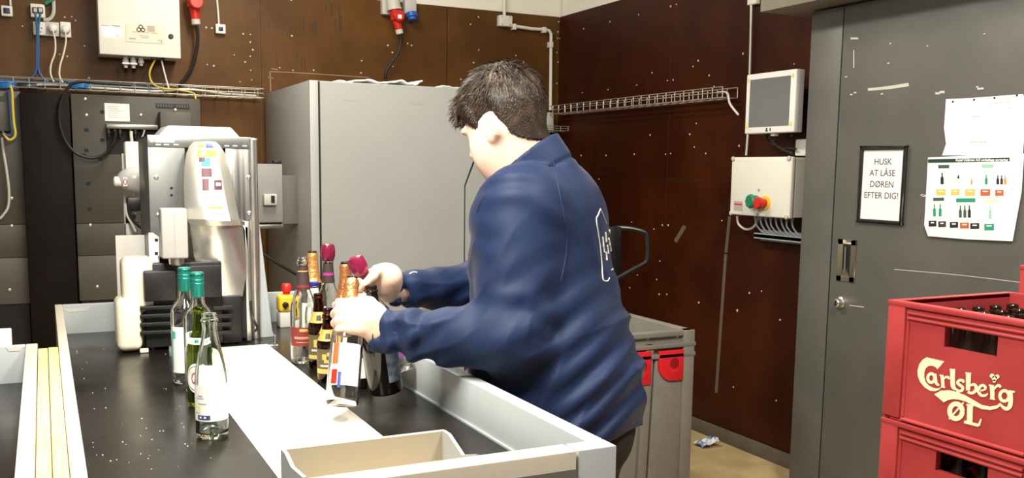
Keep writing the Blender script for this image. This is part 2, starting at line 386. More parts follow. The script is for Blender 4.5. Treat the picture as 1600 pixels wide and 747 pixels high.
for px, col_ in ((162, 10), (178, 12)):
    c_ = onY(px+3, 40.5, yc); MB().box((c_[0]-.002*col_, yc-.0015, c_[2]-.003), (c_[0]+.002*col_, yc-.0004, c_[2]+.003)).build('lamp_caption', INKG, t)
for px, big in ((196, 1), (208, 1), (220, 0)):
    c_ = onY(px, 88, yc+.06); mb = MB()
    mb.lathe([(.013, 0), (.013, -.02), (.017, -.02), (.017, -.05 if big else -.035), (.011, -.05 if big else -.035), (.010, -.066 if big else -.05)], 10, (c_[0], yc+.06, z0))
    g = mb.build('cable_gland', LGREY, t, smooth=True)
    if big: MB().box((c_[0]-.019, yc+.038, z0-.047), (c_[0]+.019, yc+.043, z0-.037)).build('locking_clip', STEELD, g)
c0 = onY(236, 91, yc+.05); c1 = onY(257, 93, yc+.05)
MB().box((c0[0], yc+.03, z0-.014), (c1[0], yc+.07, z0)).build('cable_entry', BLACK, t, bevel=.002)
ye = yc + .05
cable('earth_cable', [(onY(243, 92, ye)), onY(234, 112, ye), onY(237, 128, ye), onY(250, 137, ye-.03), onY(275, 140, ye-.03), onY(297, 144, ye-.04), onY(305, 150, ye-.06), onY(306, 175, ye-.07), onY(306, 196, ye-.07)], .0055, YELC, 'yellow cable looping from the cream cabinet down past the wire tray')
cable('white_cable', [onY(252, 92, ye), onY(256, 110, ye), onY(260, 125, ye), onY(264, 139, ye-.01)], .005, WHITEC, 'short white cable hanging from the cream cabinet into the wire tray')

# sockets and switches on the left
def wall_plate(name, pa, pb, depth, label, cat, inner=None):
    a, b = onY(*pa, YB-depth), onY(*pb, YB-depth)
    t = thing(name, label, cat, ((a[0]+b[0])/2, YB, b[2]))
    MB().box((a[0], YB-depth, b[2]), (b[0], YB, a[2])).build('housing', OFFW, t, bevel=.005, segs=3)
    return t, a, b
t, a, b = wall_plate('push_button', (1, 8), (20, 26), .035, 'small white wall button with dark square, top left corner', 'switch')
c_ = (a + b)/2; MB().box((c_[0]-.016, YB-.040, c_[2]-.014), (c_[0]+.016, YB-.034, c_[2]+.016)).build('button', mat('navy_button', (.02, .02, .10), .4), t, bevel=.002)
t, a, b = wall_plate('push_button', (337, 37), (353, 53), .035, 'small white wall button with dark square beside the red plug', 'switch')
c_ = (a + b)/2; MB().box((c_[0]-.013, YB-.040, c_[2]-.012), (c_[0]+.013, YB-.034, c_[2]+.012)).build('button', mat('navy_button', (.02, .02, .10), .4), t, bevel=.002)
cable('button_wire', [onY(16, -12, YB-.01), onY(16, 0, YB-.01), onY(16.5, 9, YB-.012)], .006, WHITEC, 'pale wire running up from the corner wall button')
cable('button_wire', [onY(338, -10, YB-.01), onY(340, 10, YB-.01), onY(341, 22, YB-.01), onY(342, 38, YB-.012)], .006, WHITEC, 'pale wire running up from the button beside the red plug')
t, a, b = wall_plate('data_socket', (47, 5), (71, 28), .04, 'white double data outlet with blue plugs above the power sockets', 'socket')
for px in (55, 63):
    c_ = onY(px, 16, YB-.045); s_ = MB().box((c_[0]-.014, YB-.047, c_[2]-.016), (c_[0]+.014, YB-.038, c_[2]+.016)).build('port', BLACK, t, bevel=.002)
    MB().box((c_[0]-.009, YB-.058, c_[2]-.012), (c_[0]+.009, YB-.046, c_[2]+.010)).build('plug', LGREY, s_, bevel=.002)
t, a, b = wall_plate('power_socket', (51, 33), (93, 57), .045, 'long white power socket strip with a white plug in it', 'socket')
c_ = onY(82, 44, YB-.05)
MB().box((c_[0]-.034, YB-.049, c_[2]-.034), (c_[0]+.034, YB-.043, c_[2]+.034)).build('socket_face', LGREY, t, bevel=.004)
MB().lathe([(.026, 0), (.026, .012), (.018, .03), (.010, .042)], 18, (c_[0], YB-.047, c_[2]), (0, -.93, -.3)).build('plug', WPLAST, t, smooth=True)
c3 = onY(63, 46, YB-.046); mb = MB()
for dx, dz in ((-.006, 0), (.006, .008), (0, -.014)): mb.lathe([(.0035, 0), (.0035, .001)], 8, (c3[0]+dx, YB-.045, c3[2]+dz), (0, -1, 0))
mb.build('socket_holes', BLACK, t)
t, a, b = wall_plate('power_socket', (93.6, 33.5), (111.5, 59), .045, 'single white power socket with plug at the end of the strip', 'socket')
c_ = onY(102, 46, YB-.05); MB().lathe([(.026, 0), (.026, .012), (.018, .03), (.010, .042)], 18, (c_[0], YB-.045, c_[2]), (0, -.93, -.3)).build('plug', WPLAST, t, smooth=True)
yv = YB - .075
cable('power_cable', [onY(82, 47, yv-.01), onY(86, 62, yv), onY(86, 82, yv), onY(80, 100, yv), onY(79, 115, yv), onY(84, 128, yv)], .005, WHITEC, 'white power cable from the socket strip down into the tray')
cable('power_cable', [onY(102, 49, yv-.01), onY(103, 65, yv), onY(99, 85, yv), onY(94, 102, yv), onY(93, 118, yv), onY(98, 129, yv)], .005, WHITEC, 'white power cable from the single socket down into the tray')
cable('data_cable', [onY(55, 20, yv), onY(58, 45, yv), onY(57, 80, yv), onY(57, 105, yv), onY(53, 117, yv), onY(43, 127, yv)], .006, BLUEC, 'blue data cable bending left into the wire tray')
cable('data_cable', [onY(63, 20, yv), onY(60, 45, yv), onY(60, 80, yv), onY(60, 107, yv), onY(65, 119, yv), onY(76, 129, yv)], .006, BLUEC, 'blue data cable bending right into the wire tray')
cable('white_conduit_hose', [onY(82, -10, YB-.03), onY(84, 8, YB-.03), onY(83, 22, YB-.03), onY(77, 30, YB-.03), onY(68, 31, YB-.03)], .010, LGREY, 'grey white hose curving round the data outlet')
single(MB().obox(onY(75, 3, YB-.04), (.8, 0, .6), (0, 1, 0), (-.6, 0, .8), .022, .01, .010).obox(onY(80, 0, YB-.04), (.9, 0, .3), (0, 1, 0), (-.3, 0, .9), .018, .012, .008), 'green_tag', GREENP, 'small green connector above the data outlet', 'connector', bevel=.002)

# wire mesh cable tray builder
def wire_tray(name, p0, p1, out, label, height=.055, depth=.10, pitch=.10, r=.0028, parts_per=1):
    p0, p1, out = [np.asarray(q, float) for q in (p0, p1, out)]
    L_ = np.linalg.norm(p1 - p0); d_ = (p1 - p0)/L_; up = np.array([0, 0, 1.])
    t = thing(name, label, 'cable tray', (p0+p1)/2)
    for o_, h_ in ((0, 0), (.5, 0), (1, 0), (0, height), (1, height), (1, height*.5)):
        MB().tube([p0 + out*depth*o_ + up*h_, p1 + out*depth*o_ + up*h_], r, 6).build('long_wire', STEELG, t, smooth=True)
    n_ = int(L_/pitch)
    proto = None
    for k in range(n_+1):
        q = p0 + d_*min(k*pitch, L_)
        if proto is None:
            proto = MB().tube([up*height, up*0, out*depth, out*depth + up*height], r, 6).build('cross_wire', STEELG, t, smooth=True, local=True); o_ = proto
        else:
            o_ = proto.copy(); COL.objects.link(o_); o_.parent = t
        o_.location = q - (p0+p1)/2
    return t
wire_tray('cable_tray', (-.9, YB-.02, 1.918), (1.24, YB-.02, 1.918), (0, -1, 0), 'wire mesh cable tray along the back wall above the grey machines', pitch=.078)
wire_tray('cable_tray', (XW-.02, 4.09, 1.895), (XW-.02, 6.02, 1.895), (-1, 0, 0), 'wire mesh cable tray along the right wall behind the man', pitch=.085)
wire_tray('cable_tray', (2.72, YB-.02, 1.775), (3.33, YB-.02, 1.775), (0, -1, 0), 'short wire mesh tray low in the room corner', pitch=.06, depth=.22, height=.03)
cable('blue_cable_bundle', [(-.9, 6.02, 1.955), (-.4, 6.01, 1.96), (0, 6.02, 1.948), (.4, 6.02, 1.952), (.7, 6.01, 1.945), (.84, 6.01, 1.94)], .010, mat('grey_blue_bundle', (.06, .11, .19), .5), 'thick blue cable bundle lying along the left wire tray')
cable('grey_cable', [(-.05, 5.99, 1.93), (.08, 6.0, 1.942), (.3, 5.99, 1.935), (.6, 5.99, 1.93), (.8, 5.99, 1.95), (1.0, 6.0, 1.935), (1.2, 6.0, 1.93)], .007, WHITEC, 'white cable lying in the left wire tray')
for px, lab in ((8, 'coil of blue cable at the far left end of the tray'), (124, 'coil of blue cable in the tray above the black hose')):
    c_ = onY(px, 135, 6.0); mb = MB()
    for k in range(4):
        mb.tube([(c_[0] + (.045+.004*k)*math.cos(i*math.pi/10), 6.0+.03*math.sin(i*math.pi/10), c_[2]+.006+.009*(k-1.5)+.003*math.sin(i*.9)) for i in range(20)], .0045, 6, closed=True)
    single(mb, 'cable_coil', mat('bright_blue_cable', (.02, .19, .50), .4), lab, 'cable', smooth=True)
c_ = onY(42, 134, 5.995)
single(MB().box(c_+np.array([-.04, -.01, -.022]), c_+np.array([.05, .02, .016])), 'cable_splice', BLACK, 'black splice box lying in the left cable tray', 'connector', bevel=.006)

# red and blue industrial plugs
def cee_plug(px0, py0, px1, py1, s, label, withbox=True, tagcol=None, yy=YB-.10):
    a, b = onY(px0, py0, yy), onY(px1, py1, yy); d_ = b - a; L_ = np.linalg.norm(d_); d_ /= L_
    t = thing('industrial_plug', label, 'plug', b)
    MB().lathe([(.030*s, 0), (.036*s, .006), (.036*s, L_*.34), (.042*s, L_*.36), (.042*s, L_*.46), (.031*s, L_*.50), (.026*s, L_*.82), (.022*s, L_*.84)], 20, a, d_).build('plug_body', RED, t, smooth=True)
    MB().lathe([(.026*s, L_*.82), (.026*s, L_*.97), (.013*s, L_)], 14, a, d_).build('strain_nut', LGREY, t, smooth=True)
    MB().lathe([(.040*s, 0), (.040*s, .02*s), (.034*s, .026*s)], 20, a + d_*L_*.36 + np.array([.006, -.03*s, 0]), (.12, -1, .15)).build('lid', RED, t, smooth=True)
    if tagcol: c_ = a + d_*L_*.40; MB().box(c_+np.array([-.008, -.062*s, -.012]), c_+np.array([.018, -.058*s, .012])).build('label', WPLAST, t)
    return t, b
cee_plug(301, -14, 306.5, 40, 1.0, 'red industrial plug at the right of the cream cabinet')
cable('black_cable', [onY(306.5, 38, YB-.10), onY(309, 55, YB-.09), onY(307, 80, YB-.08), onY(300, 105, YB-.07), onY(288, 124, YB-.06), onY(274, 140, YB-.05)], .010, RUBBER, 'black cable curving down from the red plug by the cream cabinet')
t, b = cee_plug(615, 10, 625, 54, .95, 'red industrial plug above the tall grey cabinet', tagcol=1)
a = onY(604, 0, YB-.1); c_ = onY(625, 27, YB-.1)
t = thing('wall_outlet', 'grey outlet box holding the red plug above the cabinet', 'socket', (a[0]+.04, YB, c_[2]))
MB().box((a[0]-.01, YB-.05, c_[2]+.02), (a[0]+.10, YB, a[2]+.10)).build('back_plate', LGREY, t, bevel=.004)
MB().lathe([(.045, 0), (.045, .10), (.050, .10), (.050, .115)], 18, onY(612, -12, YB-.09), onY(616, 14, YB-.10)-onY(612, -12, YB-.09)).build('outlet_sleeve', LGREY, t, smooth=True)
cable('black_cable', [onY(625, 53, YB-.10), onY(626, 65, YB-.09), onY(622, 82, YB-.08), onY(610, 100, YB-.06), onY(603, 113, YB-.05), onY(602, 124, YB-.04)], .009, RUBBER, 'black cable hanging from the red plug down behind the grey cabinet')
p_ = onY(641, 2, YB-.06)
t = thing('blue_outlet', 'small grey outlet with a blue screw cap above the cabinet', 'socket', (p_[0], YB, onY(645, 34, YB-.06)[2]))
MB().box((p_[0]-.035, YB-.06, onY(641, 22, YB-.06)[2]), (p_[0]+.045, YB, p_[2]+.02)).build('housing', LGREY, t, bevel=.006)
MB().lathe([(.034, 0), (.040, .004), (.040, .03), (.030, .036), (.026, .05)], 18, onY(643, 20, YB-.07), (.05, -.25, -1)).build('cap', BLUE, t, smooth=True)
MB().tube([p_ + np.array([0, .02, .0]), p_ + np.array([0, .02, .12])], .012, 10).build('conduit', LGREY, t, smooth=True)

# junction box and conduit, right part of the back wall
a, b = onY(781, 23, YB-.05), onY(801, 42, YB-.05)
t = thing('junction_box', 'square white junction box under the ceiling edge', 'electric box', ((a[0]+b[0])/2, YB, b[2]))
MB().box((a[0], YB-.05, b[2]), (b[0], YB, a[2])).build('housing', OFFW, t, bevel=.006, segs=3)
c_ = (a+b)/2; mb = MB()
for dx in (-.03, .03):
    for dz in (-.025, .025): mb.lathe([(.004, 0), (.004, .002)], 8, (c_[0]+dx, YB-.05, c_[2]+dz), (0, -1, 0))
mb.build('lid_screws', STEELD, t)
MB().tube([onY(788, -20, YB-.02), onY(788, 24, YB-.02)], .011, 10).build('feed_pipe', OFFW, t, smooth=True)
yc_ = YB - .03
t = thing('conduit_pipe', 'pale conduit pipe bending down beside the room corner', 'pipe', onY(860, 190, yc_))
MB().tube([onY(797, 40, yc_), onY(830, 45, yc_), onY(852, 46.5, yc_), onY(858, 48, yc_), onY(861, 53, yc_), onY(861, 60, yc_), onY(860.5, 120, yc_), onY(860, 172, yc_)], .0115, 10).build('pipe', OFFW, t, smooth=True)
for px, py in ((803, 42), (850, 47), (860.5, 70)):
    c_ = onY(px, py, yc_); MB().box((c_[0]-.014, YB-.045, c_[2]-.020), (c_[0]+.014, YB, c_[2]+.020)).build('clip', OFFW, t, bevel=.003)
c_ = onY(857, 185, YB-.05)
MB().box((c_[0]-.04, YB-.09, c_[2]-.10), (c_[0]+.02, YB-.01, c_[2]+.04)).build('tray_bracket', LGREY, t, bevel=.003)

# monitor on the right wall
xm = 3.20
y0, y1, z0, z1 = onX(1240, 204, xm)[1], onX(1163, 211, xm)[1], 1.694, 1.988
t = thing('monitor', 'white flat touch monitor mounted high on the brown wall', 'monitor', (xm+.05, (y0+y1)/2, z0))
MB().box((xm, y0, z0), (xm+.055, y1, z1)).build('housing', WPLAST, t, bevel=.006, segs=3)
MB().box((xm-.0015, y0+.035, z0+.032), (xm+.004, y1-.03, z1-.028)).build('screen', mat('monitor_screen', (.16, .16, .165), .32, spec=.4), t)
mb = MB()
for yy in (y0+.02, y1-.016):
    for zz in (z0+.04, z1-.03): mb.box((xm-.002, yy-.006, zz-.009), (xm, yy+.006, zz+.009))
mb.build('corner_stickers', mat('yellow_sticker', (.75, .70, .12), .5), t)
ym = (y0+y1)/2
mb = MB().lathe([(.006, 0), (.006, .001)], 10, (xm, ym+.012, z0+.020), (-1, 0, 0)); mb.box((xm-.001, ym+.003, z0+.008), (xm, ym+.021, z0+.014))
mb.box((xm-.001, ym-.018, z0+.010), (xm, ym-.010, z0+.024)); mb.build('logo_mark', INK, t)
MB().box((xm+.055, ym-.06, z0+.08), (XW, ym+.06, z0+.20)).build('wall_mount', BLACK, t, bevel=.004)
MB().box((xm+.015, ym-.03, z0-.014), (xm+.04, ym+.0, z0)).build('connector', LGREY, t, bevel=.002)
cable('monitor_cable', [(xm+.03, ym-.01, z0-.01), (xm+.06, ym+.02, z0-.05), (xm+.08, ym+.09, z0-.035), (xm+.10, ym+.13, z0+.02)], .005, RUBBER, 'black cable looping left under the monitor')
cable('monitor_cable', [(xm+.03, ym+.04, z0-.0), (xm+.06, ym-.0, z0-.06), (xm+.09, ym-.08, z0-.10), onX(1220, 231, XW-.08), onX(1244, 233, XW-.08)], .005, RUBBER, 'black cable running from the monitor to the small white switch')
cable('ceiling_wire', [onX(1174, -5, XW-.02), onX(1173, 60, XW-.02), onX(1171, 130, XW-.02), onX(1169, 200, XW-.02), onX(1166, 243, XW-.03)], .006, WHITEC, 'thin pale wire running from the ceiling down to the control box')
a = onX(1174, 1, XW-.03); single(MB().box(a + np.array([-.0, -.035, -.02]), a + np.array([.03, .035, .03])), 'wire_clip_box', OFFW, 'small white clip box at the top of the thin wire', 'connector', bevel=.006)
cable('tray_cable_tail', [(XW-.06, 4.2, 1.93), (XW-.08, 4.10, 1.92), (XW-.09, 4.06, 1.86), (XW-.08, 4.0, 1.80)], .006, WHITEC, 'pale cable tails leaving the tray behind the monitor')
a = onX(1250, 232, XW-.06); single(MB().box(a + np.array([-.0, -.04, -.035]), a + np.array([.06, .035, .045])), 'wall_switch', WPLAST, 'small white switch box at the right of the control box', 'switch', bevel=.006)

# control box with emergency stop
xc = 3.215
y1, z1 = onX(1144, 249, xc)[1], 1.575; y0, z0 = onX(1232, 340, xc)[1], 1.286
t = thing('control_box', 'cream control box with red emergency stop under the monitor', 'control box', (3.29, (y0+y1)/2, z0))
MB().box((xc+.03, y0, z0), (XW, y1, z1)).build('body', OFFW, t, bevel=.006, segs=3)
MB().box((xc, y0-.004, z0-.004), (xc+.028, y1+.004, z1+.004)).build('lid', OFFW, t, bevel=.008, segs=3)
for yy in (y0+.012, y1-.012):
    for zz in (z0+.004, z1-.004): MB().lathe([(.011, 0), (.011, .010), (.008, .012)], 12, (xc+.003, yy, zz), (-1, 0, 0)).build('corner_screw', LGREY, t, smooth=True)
e = onX(1190, 317, xc-.01); ey, ez = e[1], e[2]
MB().lathe([(.036, 0), (.036, .004), (.03, .006)], 22, (xc, ey-.018, ez), (-1, 0, 0)).build('stop_collar', YEL, t, smooth=True)
MB().lathe([(.020, 0), (.020, .035), (.028, .036), (.030, .048), (.026, .058), (.010, .060)], 22, (xc, ey-.018, ez), (-1, 0, 0)).build('stop_button', RED, t, smooth=True)
MB().lathe([(.030, 0), (.030, .03), (.036, .032), (.036, .044), (.028, .052)], 8, (xc, ey+.048, ez+.006), (-1, 0, 0)).build('green_knob', GREENP, t, smooth=True)
s0, s1 = onX(1147, 314, xc), onX(1160, 330, xc)
MB().box((xc-.0008, s1[1], s1[2]), (xc+.0002, s0[1], s0[2])).build('type_label', mat('grey_label', (.40, .36, .36), .5), t)
MB().box((xc-.0012, s1[1]+.005, s0[2]-.02), (xc-.0006, s0[1]-.005, s0[2]-.012)).build('red_stripe', RED, t)
for zz in (ez+.062, ez-.06): MB().box((xc-.001, ey+.028, zz-.006), (xc+.0, ey+.045, zz+.006)).build('knob_caption', INKG, t)
# cable duct and glands below it
a, b = onX(1178, 360, XW-.06), onX(1252, 384, XW-.06)
DUCT = mat('duct_blue_grey', (.40, .45, .49), .5)
t = thing('cable_duct', 'slotted blue grey cable duct below the control box', 'cable duct', (XW-.03, (a[1]+b[1])/2, b[2]))
MB().box((XW-.06, b[1]-.06, b[2]+.012), (XW, a[1], b[2]+.038)).build('upper_rail', DUCT, t, bevel=.002)
MB().box((XW-.06, b[1]-.06, a[2]-.036), (XW, a[1], a[2]-.012)).build('lower_rail', DUCT, t, bevel=.002)
MB().box((XW-.012, b[1]-.06, b[2]-.0), (XW, a[1], a[2]+.004)).build('back_strip', DUCT, t)
for k in range(8):
    yy = y1 - .12 - k*.038
    mb = MB().lathe([(.010, 0), (.010, -.014), (.0075, -.014), (.0065, -.026)], 8, (xc+.07, yy, z0))
    mb.build('cable_gland', DUCT, ORIG and t, smooth=True)
    cable('control_cable', [(xc+.07, yy, z0-.02), (xc+.075, yy-.004*(k % 3), z0-.05), (XW-.065, yy-.03, z0-.085), (XW-.04, yy-.05, z0-.10)], .0045, DUCT, 'thin grey cable from the control box into the slotted duct', group='thin cables under the control box')
cable('loose_cable', [onX(1152, 338, XW-.05), onX(1154, 350, XW-.05), onX(1164, 358, XW-.05), onX(1174, 357, XW-.05), onX(1181, 350, XW-.05), onX(1185, 340, XW-.05)], .006, WHITEC, 'loose white cable loop under the left end of the control box')

# sign and posters on the door
xs = XD - .004
A_, B_ = onX(1348, 229, xs), onX(1412, 350, xs); y1, y0, z1, z0 = A_[1], B_[1], 1.612, 1.302
t = thing('framed_sign', 'black framed white sign reading HUSK AT LÅSE DØREN EFTER DIG', 'sign', (xs, (y0+y1)/2, z0))
fr = MB()
for q in (((y0, z0), (y1, z0+.014)), ((y0, z1-.014), (y1, z1)), ((y0, z0), (y0+.014, z1)), ((y1-.014, z0), (y1, z1))): fr.box((xs-.014, *q[0]), (xs, *q[1]))
fr.build('frame', BLACK, t, bevel=.004)
sh = MB().box((xs-.006, y0+.012, z0+.012), (xs-.001, y1-.012, z1-.012)).build('sheet', PAPER, t)
mb = MB(); ymid = (y0+y1)/2
for k, s in enumerate(('HUSK', 'AT LÅSE', 'DØREN', 'EFTER DIG!')):
    add_text(mb, s, .036, (xs-.0066, ymid, z1-.062-.0455*k), (0, -1, 0), UZ, bold=.0003)
mb.build('lettering', mat('ink_dark_grey', (.10, .10, .10), .6), sh)
# upper blank note
pts = [(1478,155),(1520,153),(1598,147),(1604,160),(1598,242),(1535,243),(1472,243),(1478,225),(1475,200)]
t = thing('blank_note', 'nearly blank white sheet taped above the sorting poster', 'paper', onX(1536, 240, xs))
MB().prism([onX(a, b, xs-.006) for a, b in pts], (.0015, 0, 0)).build('sheet', PAPER, t)
mb = MB()
for a, b in ((1489,159),(1522,156),(1554,153),(1589,149)):
    p_ = onX(a, b, xs-.0065); mb.lathe([(.004, 0), (.004, .001)], 8, p_, (-1, 0, 0))
mb.build('pin_holes', INK, t)
mb = MB()
for a, b, w_ in ((1522,182,3),(1528,182,2.5),(1519,222,3),(1525,222,2),(1532,222,3),(1539,222,3),(1547,163,2),(1556,161,3),(1564,160,3),(1575,160,3),(1578,169,2)):
    ribbon(mb, [(a-w_, b), (a+w_, b-.2)], 2.2, lambda p, q: onX(p, q, xs-.0066), 1)
mb.build('faint_print', mat('faint_ink', (.55, .55, .55), .6), t)
# sorting poster
pts = [(1450,246),(1520,243),(1600,240),(1596,300),(1582,377),(1510,374),(1450,369),(1444,352),(1447,300)]
t = thing('sorting_poster', 'white sorting poster with rows of small bottles and coloured boxes', 'poster', onX(1516, 374, xs))
MB().prism([onX(a, b, xs-.010) for a, b in pts], (.0015, 0, 0)).build('sheet', PAPER, t)
xp = xs - .0108; tp = lambda p, q: onX(p, q, xp)
mb = MB(); mb.add([tp(1450,249), tp(1577.5,246.3), tp(1577.5,252), tp(1450,254.5)], [(0,1,2,3)])
mb.build('header_bar', mat('poster_dark_green', (.015, .05, .035), .5), t)
mb = MB(); o_ = onX(1533, 250.2, xp-.0003); add_text(mb, 'Royal Unibrew A/S emballage sortering', .0135, o_, (0, -1, 0), UZ, bold=.0004)
mb.build('header_lettering', PAPER, t)
POSTC = {'k': (.02,.02,.03), 'y': (.72,.52,.10), 'r': (.55,.12,.04), 'g': (.02,.30,.17), 'd': (.05,.10,.07), 'o': (.75,.30,.12), 'b': (.05,.035,.03), 'lg': (.30,.62,.45), 'py': (.85,.78,.5)}
rects = [('d',1466,258,1483,263),('lg',1534,257,1552,262),('y',1463,296,1477,305),('y',1486,296,1499,305),('y',1508,296,1523,306),('r',1532,296,1547,306),('r',1555,297,1568,306),
         ('d',1458,309,1475,314),('g',1494,310,1524,316),('py',1538,312,1559,317),('k',1451,345,1463,354),('b',1466,346,1478,355),('k',1484,347,1497,356),('r',1500,348,1514,357),('k',1516,349,1530,358),('g',1538,350,1553,360)]
PCM = lambda c: mat('poster_'+c, POSTC[c], .5)
for c, a0, b0, a1, b1 in rects:
    pr_ = MB().add([tp(a0,b0), tp(a1,b0-.3), tp(a1,b1-.3), tp(a0,b1)], [(0,1,2,3)]).build('printed_box', PCM(c), t)
    if c in 'yrkbg' and b1-b0 > 8:
        mb = MB().add([tp(a0+3.5,b0+2), tp(a1-3.5,b0+2), tp(a1-3.5,b0+4), tp(a0+3.5,b0+4)], [(0,1,2,3)]); mb.v = [(v[0]-.0003, v[1], v[2]) for v in mb.v]; mb.build('box_caption', PAPER, pr_)
def pbot(c, a, b0, b1, w_):
    h = b1-b0; MB().add([tp(a-w_,b1),tp(a+w_,b1),tp(a+w_,b0+h*.45),tp(a+w_*.4,b0+h*.3),tp(a+w_*.4,b0),tp(a-w_*.4,b0),tp(a-w_*.4,b0+h*.3),tp(a-w_,b0+h*.45)], [tuple(range(8))]).build('printed_bottle', PCM(c), t)
for c, a, b0, b1, w_ in (('k',1472,270,288,2.4),('py',1492,274,283,1.6),('k',1497.5,273,279,1.4),('o',1518,278,288,1.3),('g',1541,273,288,2),('k',1559,274,288,2),('b',1565,274,288,2),('o',1570.5,274,288,2),
                       ('g',1460,319,338,2.2),('g',1469,319,338,2.2),('d',1500.5,321,340,2.2),('d',1507.5,321,340,2.2),('k',1514.5,321,340,2.2),('lg',1547,322,342,2)): pbot(c, a, b0, b1, w_)

# ------------------------------------------------------------------ dark machine backs under the left tray
def vent(mb, x0, x1, z0, z1, y, n):
    st = (x1-x0)/n
    for k in range(n):
        if k == n//2: continue
        mb.box((x0+k*st+st*.2, y-.001, z0), (x0+k*st+st*.8, y+.001, z1))
yf = 5.86
t = thing('machine_housing', 'dark grey machine back panel with a white data label under the tray', 'machine', (.5, 5.97, 0))
za = onY(200, 150, yf)[2]; xl = onY(117, 300, yf)[0]; xr = onY(313, 170, yf)[0]
zs1 = onY(180, 349, yf)[2]; zs2 = onY(180, 399, yf)[2]; zs3 = onY(180, 468, yf)[2]
MB().box((xl, yf, zs1+.002), (xr, YB, za)).build('upper_panel', DGREY, t, bevel=.003)
MB().box((xl, yf, zs2+.002), (xr, YB, zs1)).build('middle_panel', DGREY, t, bevel=.003)
MB().box((xl, yf, zs3), (xr, YB, zs2)).build('lower_panel', DGREY2, t, bevel=.003)
MB().box((xl+.01, yf+.01, 0), (xr-.01, YB, zs3)).build('plinth', BLACKM, t)
a, b = onY(163, 161, yf), onY(203, 190, yf)
MB().box((a[0], yf-.0015, b[2]), (b[0], yf, a[2])).build('data_label', PAPER, t)
a, b = onY(168, 165, yf), onY(196, 187, yf); mb = MB()
for k in range(6): mb.box((a[0], yf-.0022, a[2]-.012*k-.006), (a[0]+(b[0]-a[0])*random.uniform(.5, 1), yf-.0014, a[2]-.012*k-.003))
mb.build('label_print', mat('pale_print', (.55, .56, .53), .6), t)
a, b = onY(244, 161, yf-.02), onY(297, 170, yf-.02); mb = MB()
MB().box((a[0], yf-.004, b[2]), (b[0], yf, a[2])).build('vent_plate', BLACK, t)
vent(mb, a[0]+.005, b[0]-.005, b[2]+.006, a[2]-.006, yf-.005, 12); mb.build('vent_slots', DGREY2, t)
a, b = onY(250, 174, yf-.10), onY(300, 212, yf-.10)
MB().box((a[0], yf-.10, b[2]-.1), (b[0], yf, a[2])).build('side_casing', DGREY2, t, bevel=.004)
a, b = onY(166, 193, yf-.05), onY(248, 206, yf-.05)
MB().box((a[0], yf-.05, b[2]+.01), (b[0], yf, a[2])).build('connector_rail', STEELD, t, bevel=.003)
MB().box((a[0], yf-.002, b[2]-.13), (b[0], yf+.01, b[2]+.01)).build('recess', BLACKM, t)
for px in (170, 180, 188, 204, 212, 225):
    c_ = onY(px, 201, yf-.06); MB().lathe([(.013, 0), (.013, -.03), (.009, -.034), (.008, -.05)], 10, (c_[0], yf-.03, a[2]-.025)).build('connector', BLACK, t, smooth=True)
for px, py in ((135,203),(135,235),(160,219),(157,248),(138,287),(140,327),(160,175),(131,243)):
    c_ = onY(px, py, yf); MB().box((c_[0]-.011, yf-.0015, c_[2]-.009), (c_[0]+.011, yf+.001, c_[2]+.009)).build('slot', BLACKM, t)
mb = MB()
for px, py in ((133,155),(135,180),(141,352),(152,448),(220,180),(274,172)):
    c_ = onY(px, py, yf); mb.lathe([(.009, 0), (.009, .003), (.005, .005)], 10, (c_[0], yf, c_[2]), (0, -1, 0))
mb.build('screws', STEELG, t, smooth=True)
t = thing('machine_housing', 'dark grey machine back panel at the far left edge', 'machine', (-.5, 5.97, 0))
xr = onY(36, 300, yf)[0]; xr2 = onY(40, 300, yf)[0]
MB().box((-1.0, yf, zs1+.002), (xr2, YB, za)).build('upper_panel', DGREY, t, bevel=.003)
MB().box((-1.0, yf, zs2+.002), (xr2, YB, zs1)).build('middle_panel', DGREY, t, bevel=.003)
MB().box((-1.0, yf, zs3), (xr2, YB, zs2)).build('lower_panel', DGREY2, t, bevel=.003)
MB().box((-1.0, yf+.01, 0), (xr2-.01, YB, zs3)).build('plinth', BLACKM, t)
b = onY(17, 205, yf-.06); MB().box((-1.0, yf-.06, b[2]), (b[0], yf, za-.01)).build('side_casing', DGREY2, t, bevel=.004)
a, b = onY(-6, 150, yf-.06), onY(8, 158, yf-.06); mb = MB(); MB().box((a[0], yf-.064, b[2]), (b[0], yf-.06, a[2])).build('vent_plate', BLACK, t)
mb = MB()
for px, py in ((18,353),(15,453),(18,310)):
    c_ = onY(px, py, yf); mb.lathe([(.009, 0), (.009, .003), (.005, .005)], 10, (c_[0], yf, c_[2]), (0, -1, 0))
mb.build('screws', STEELG, t, smooth=True)
yq = yf - .085
cable('yellow_loop_cable', [onY(16, 133, yq), onY(19, 145, yq), onY(20, 170, yq), onY(22, 195, yq), onY(24, 208, yq), onY(21, 216, yq), onY(13, 218, yq), onY(5, 208, yq)], .0068, YELC, 'yellow cable looping beside the far left machine')
cable('blue_loop_cable', [onY(13, 140, yq), onY(15, 165, yq), onY(17, 195, yq), onY(19, 205, yq), onY(16, 212, yq), onY(8, 210, yq), onY(3, 205, yq)], .007, mat('dark_blue_cable', (.03, .06, .14), .5), 'dark blue cable looping inside the yellow one')
cable('white_drop_cable', [onY(3, 215, yf-.03), onY(5, 235, yf-.03), onY(10, 265, yf-.03), onY(14, 300, yf-.03), onY(12, 325, yf-.03), onY(0, 342, yf-.03)], .007, LGREY, 'pale cable hanging down the far left machine')
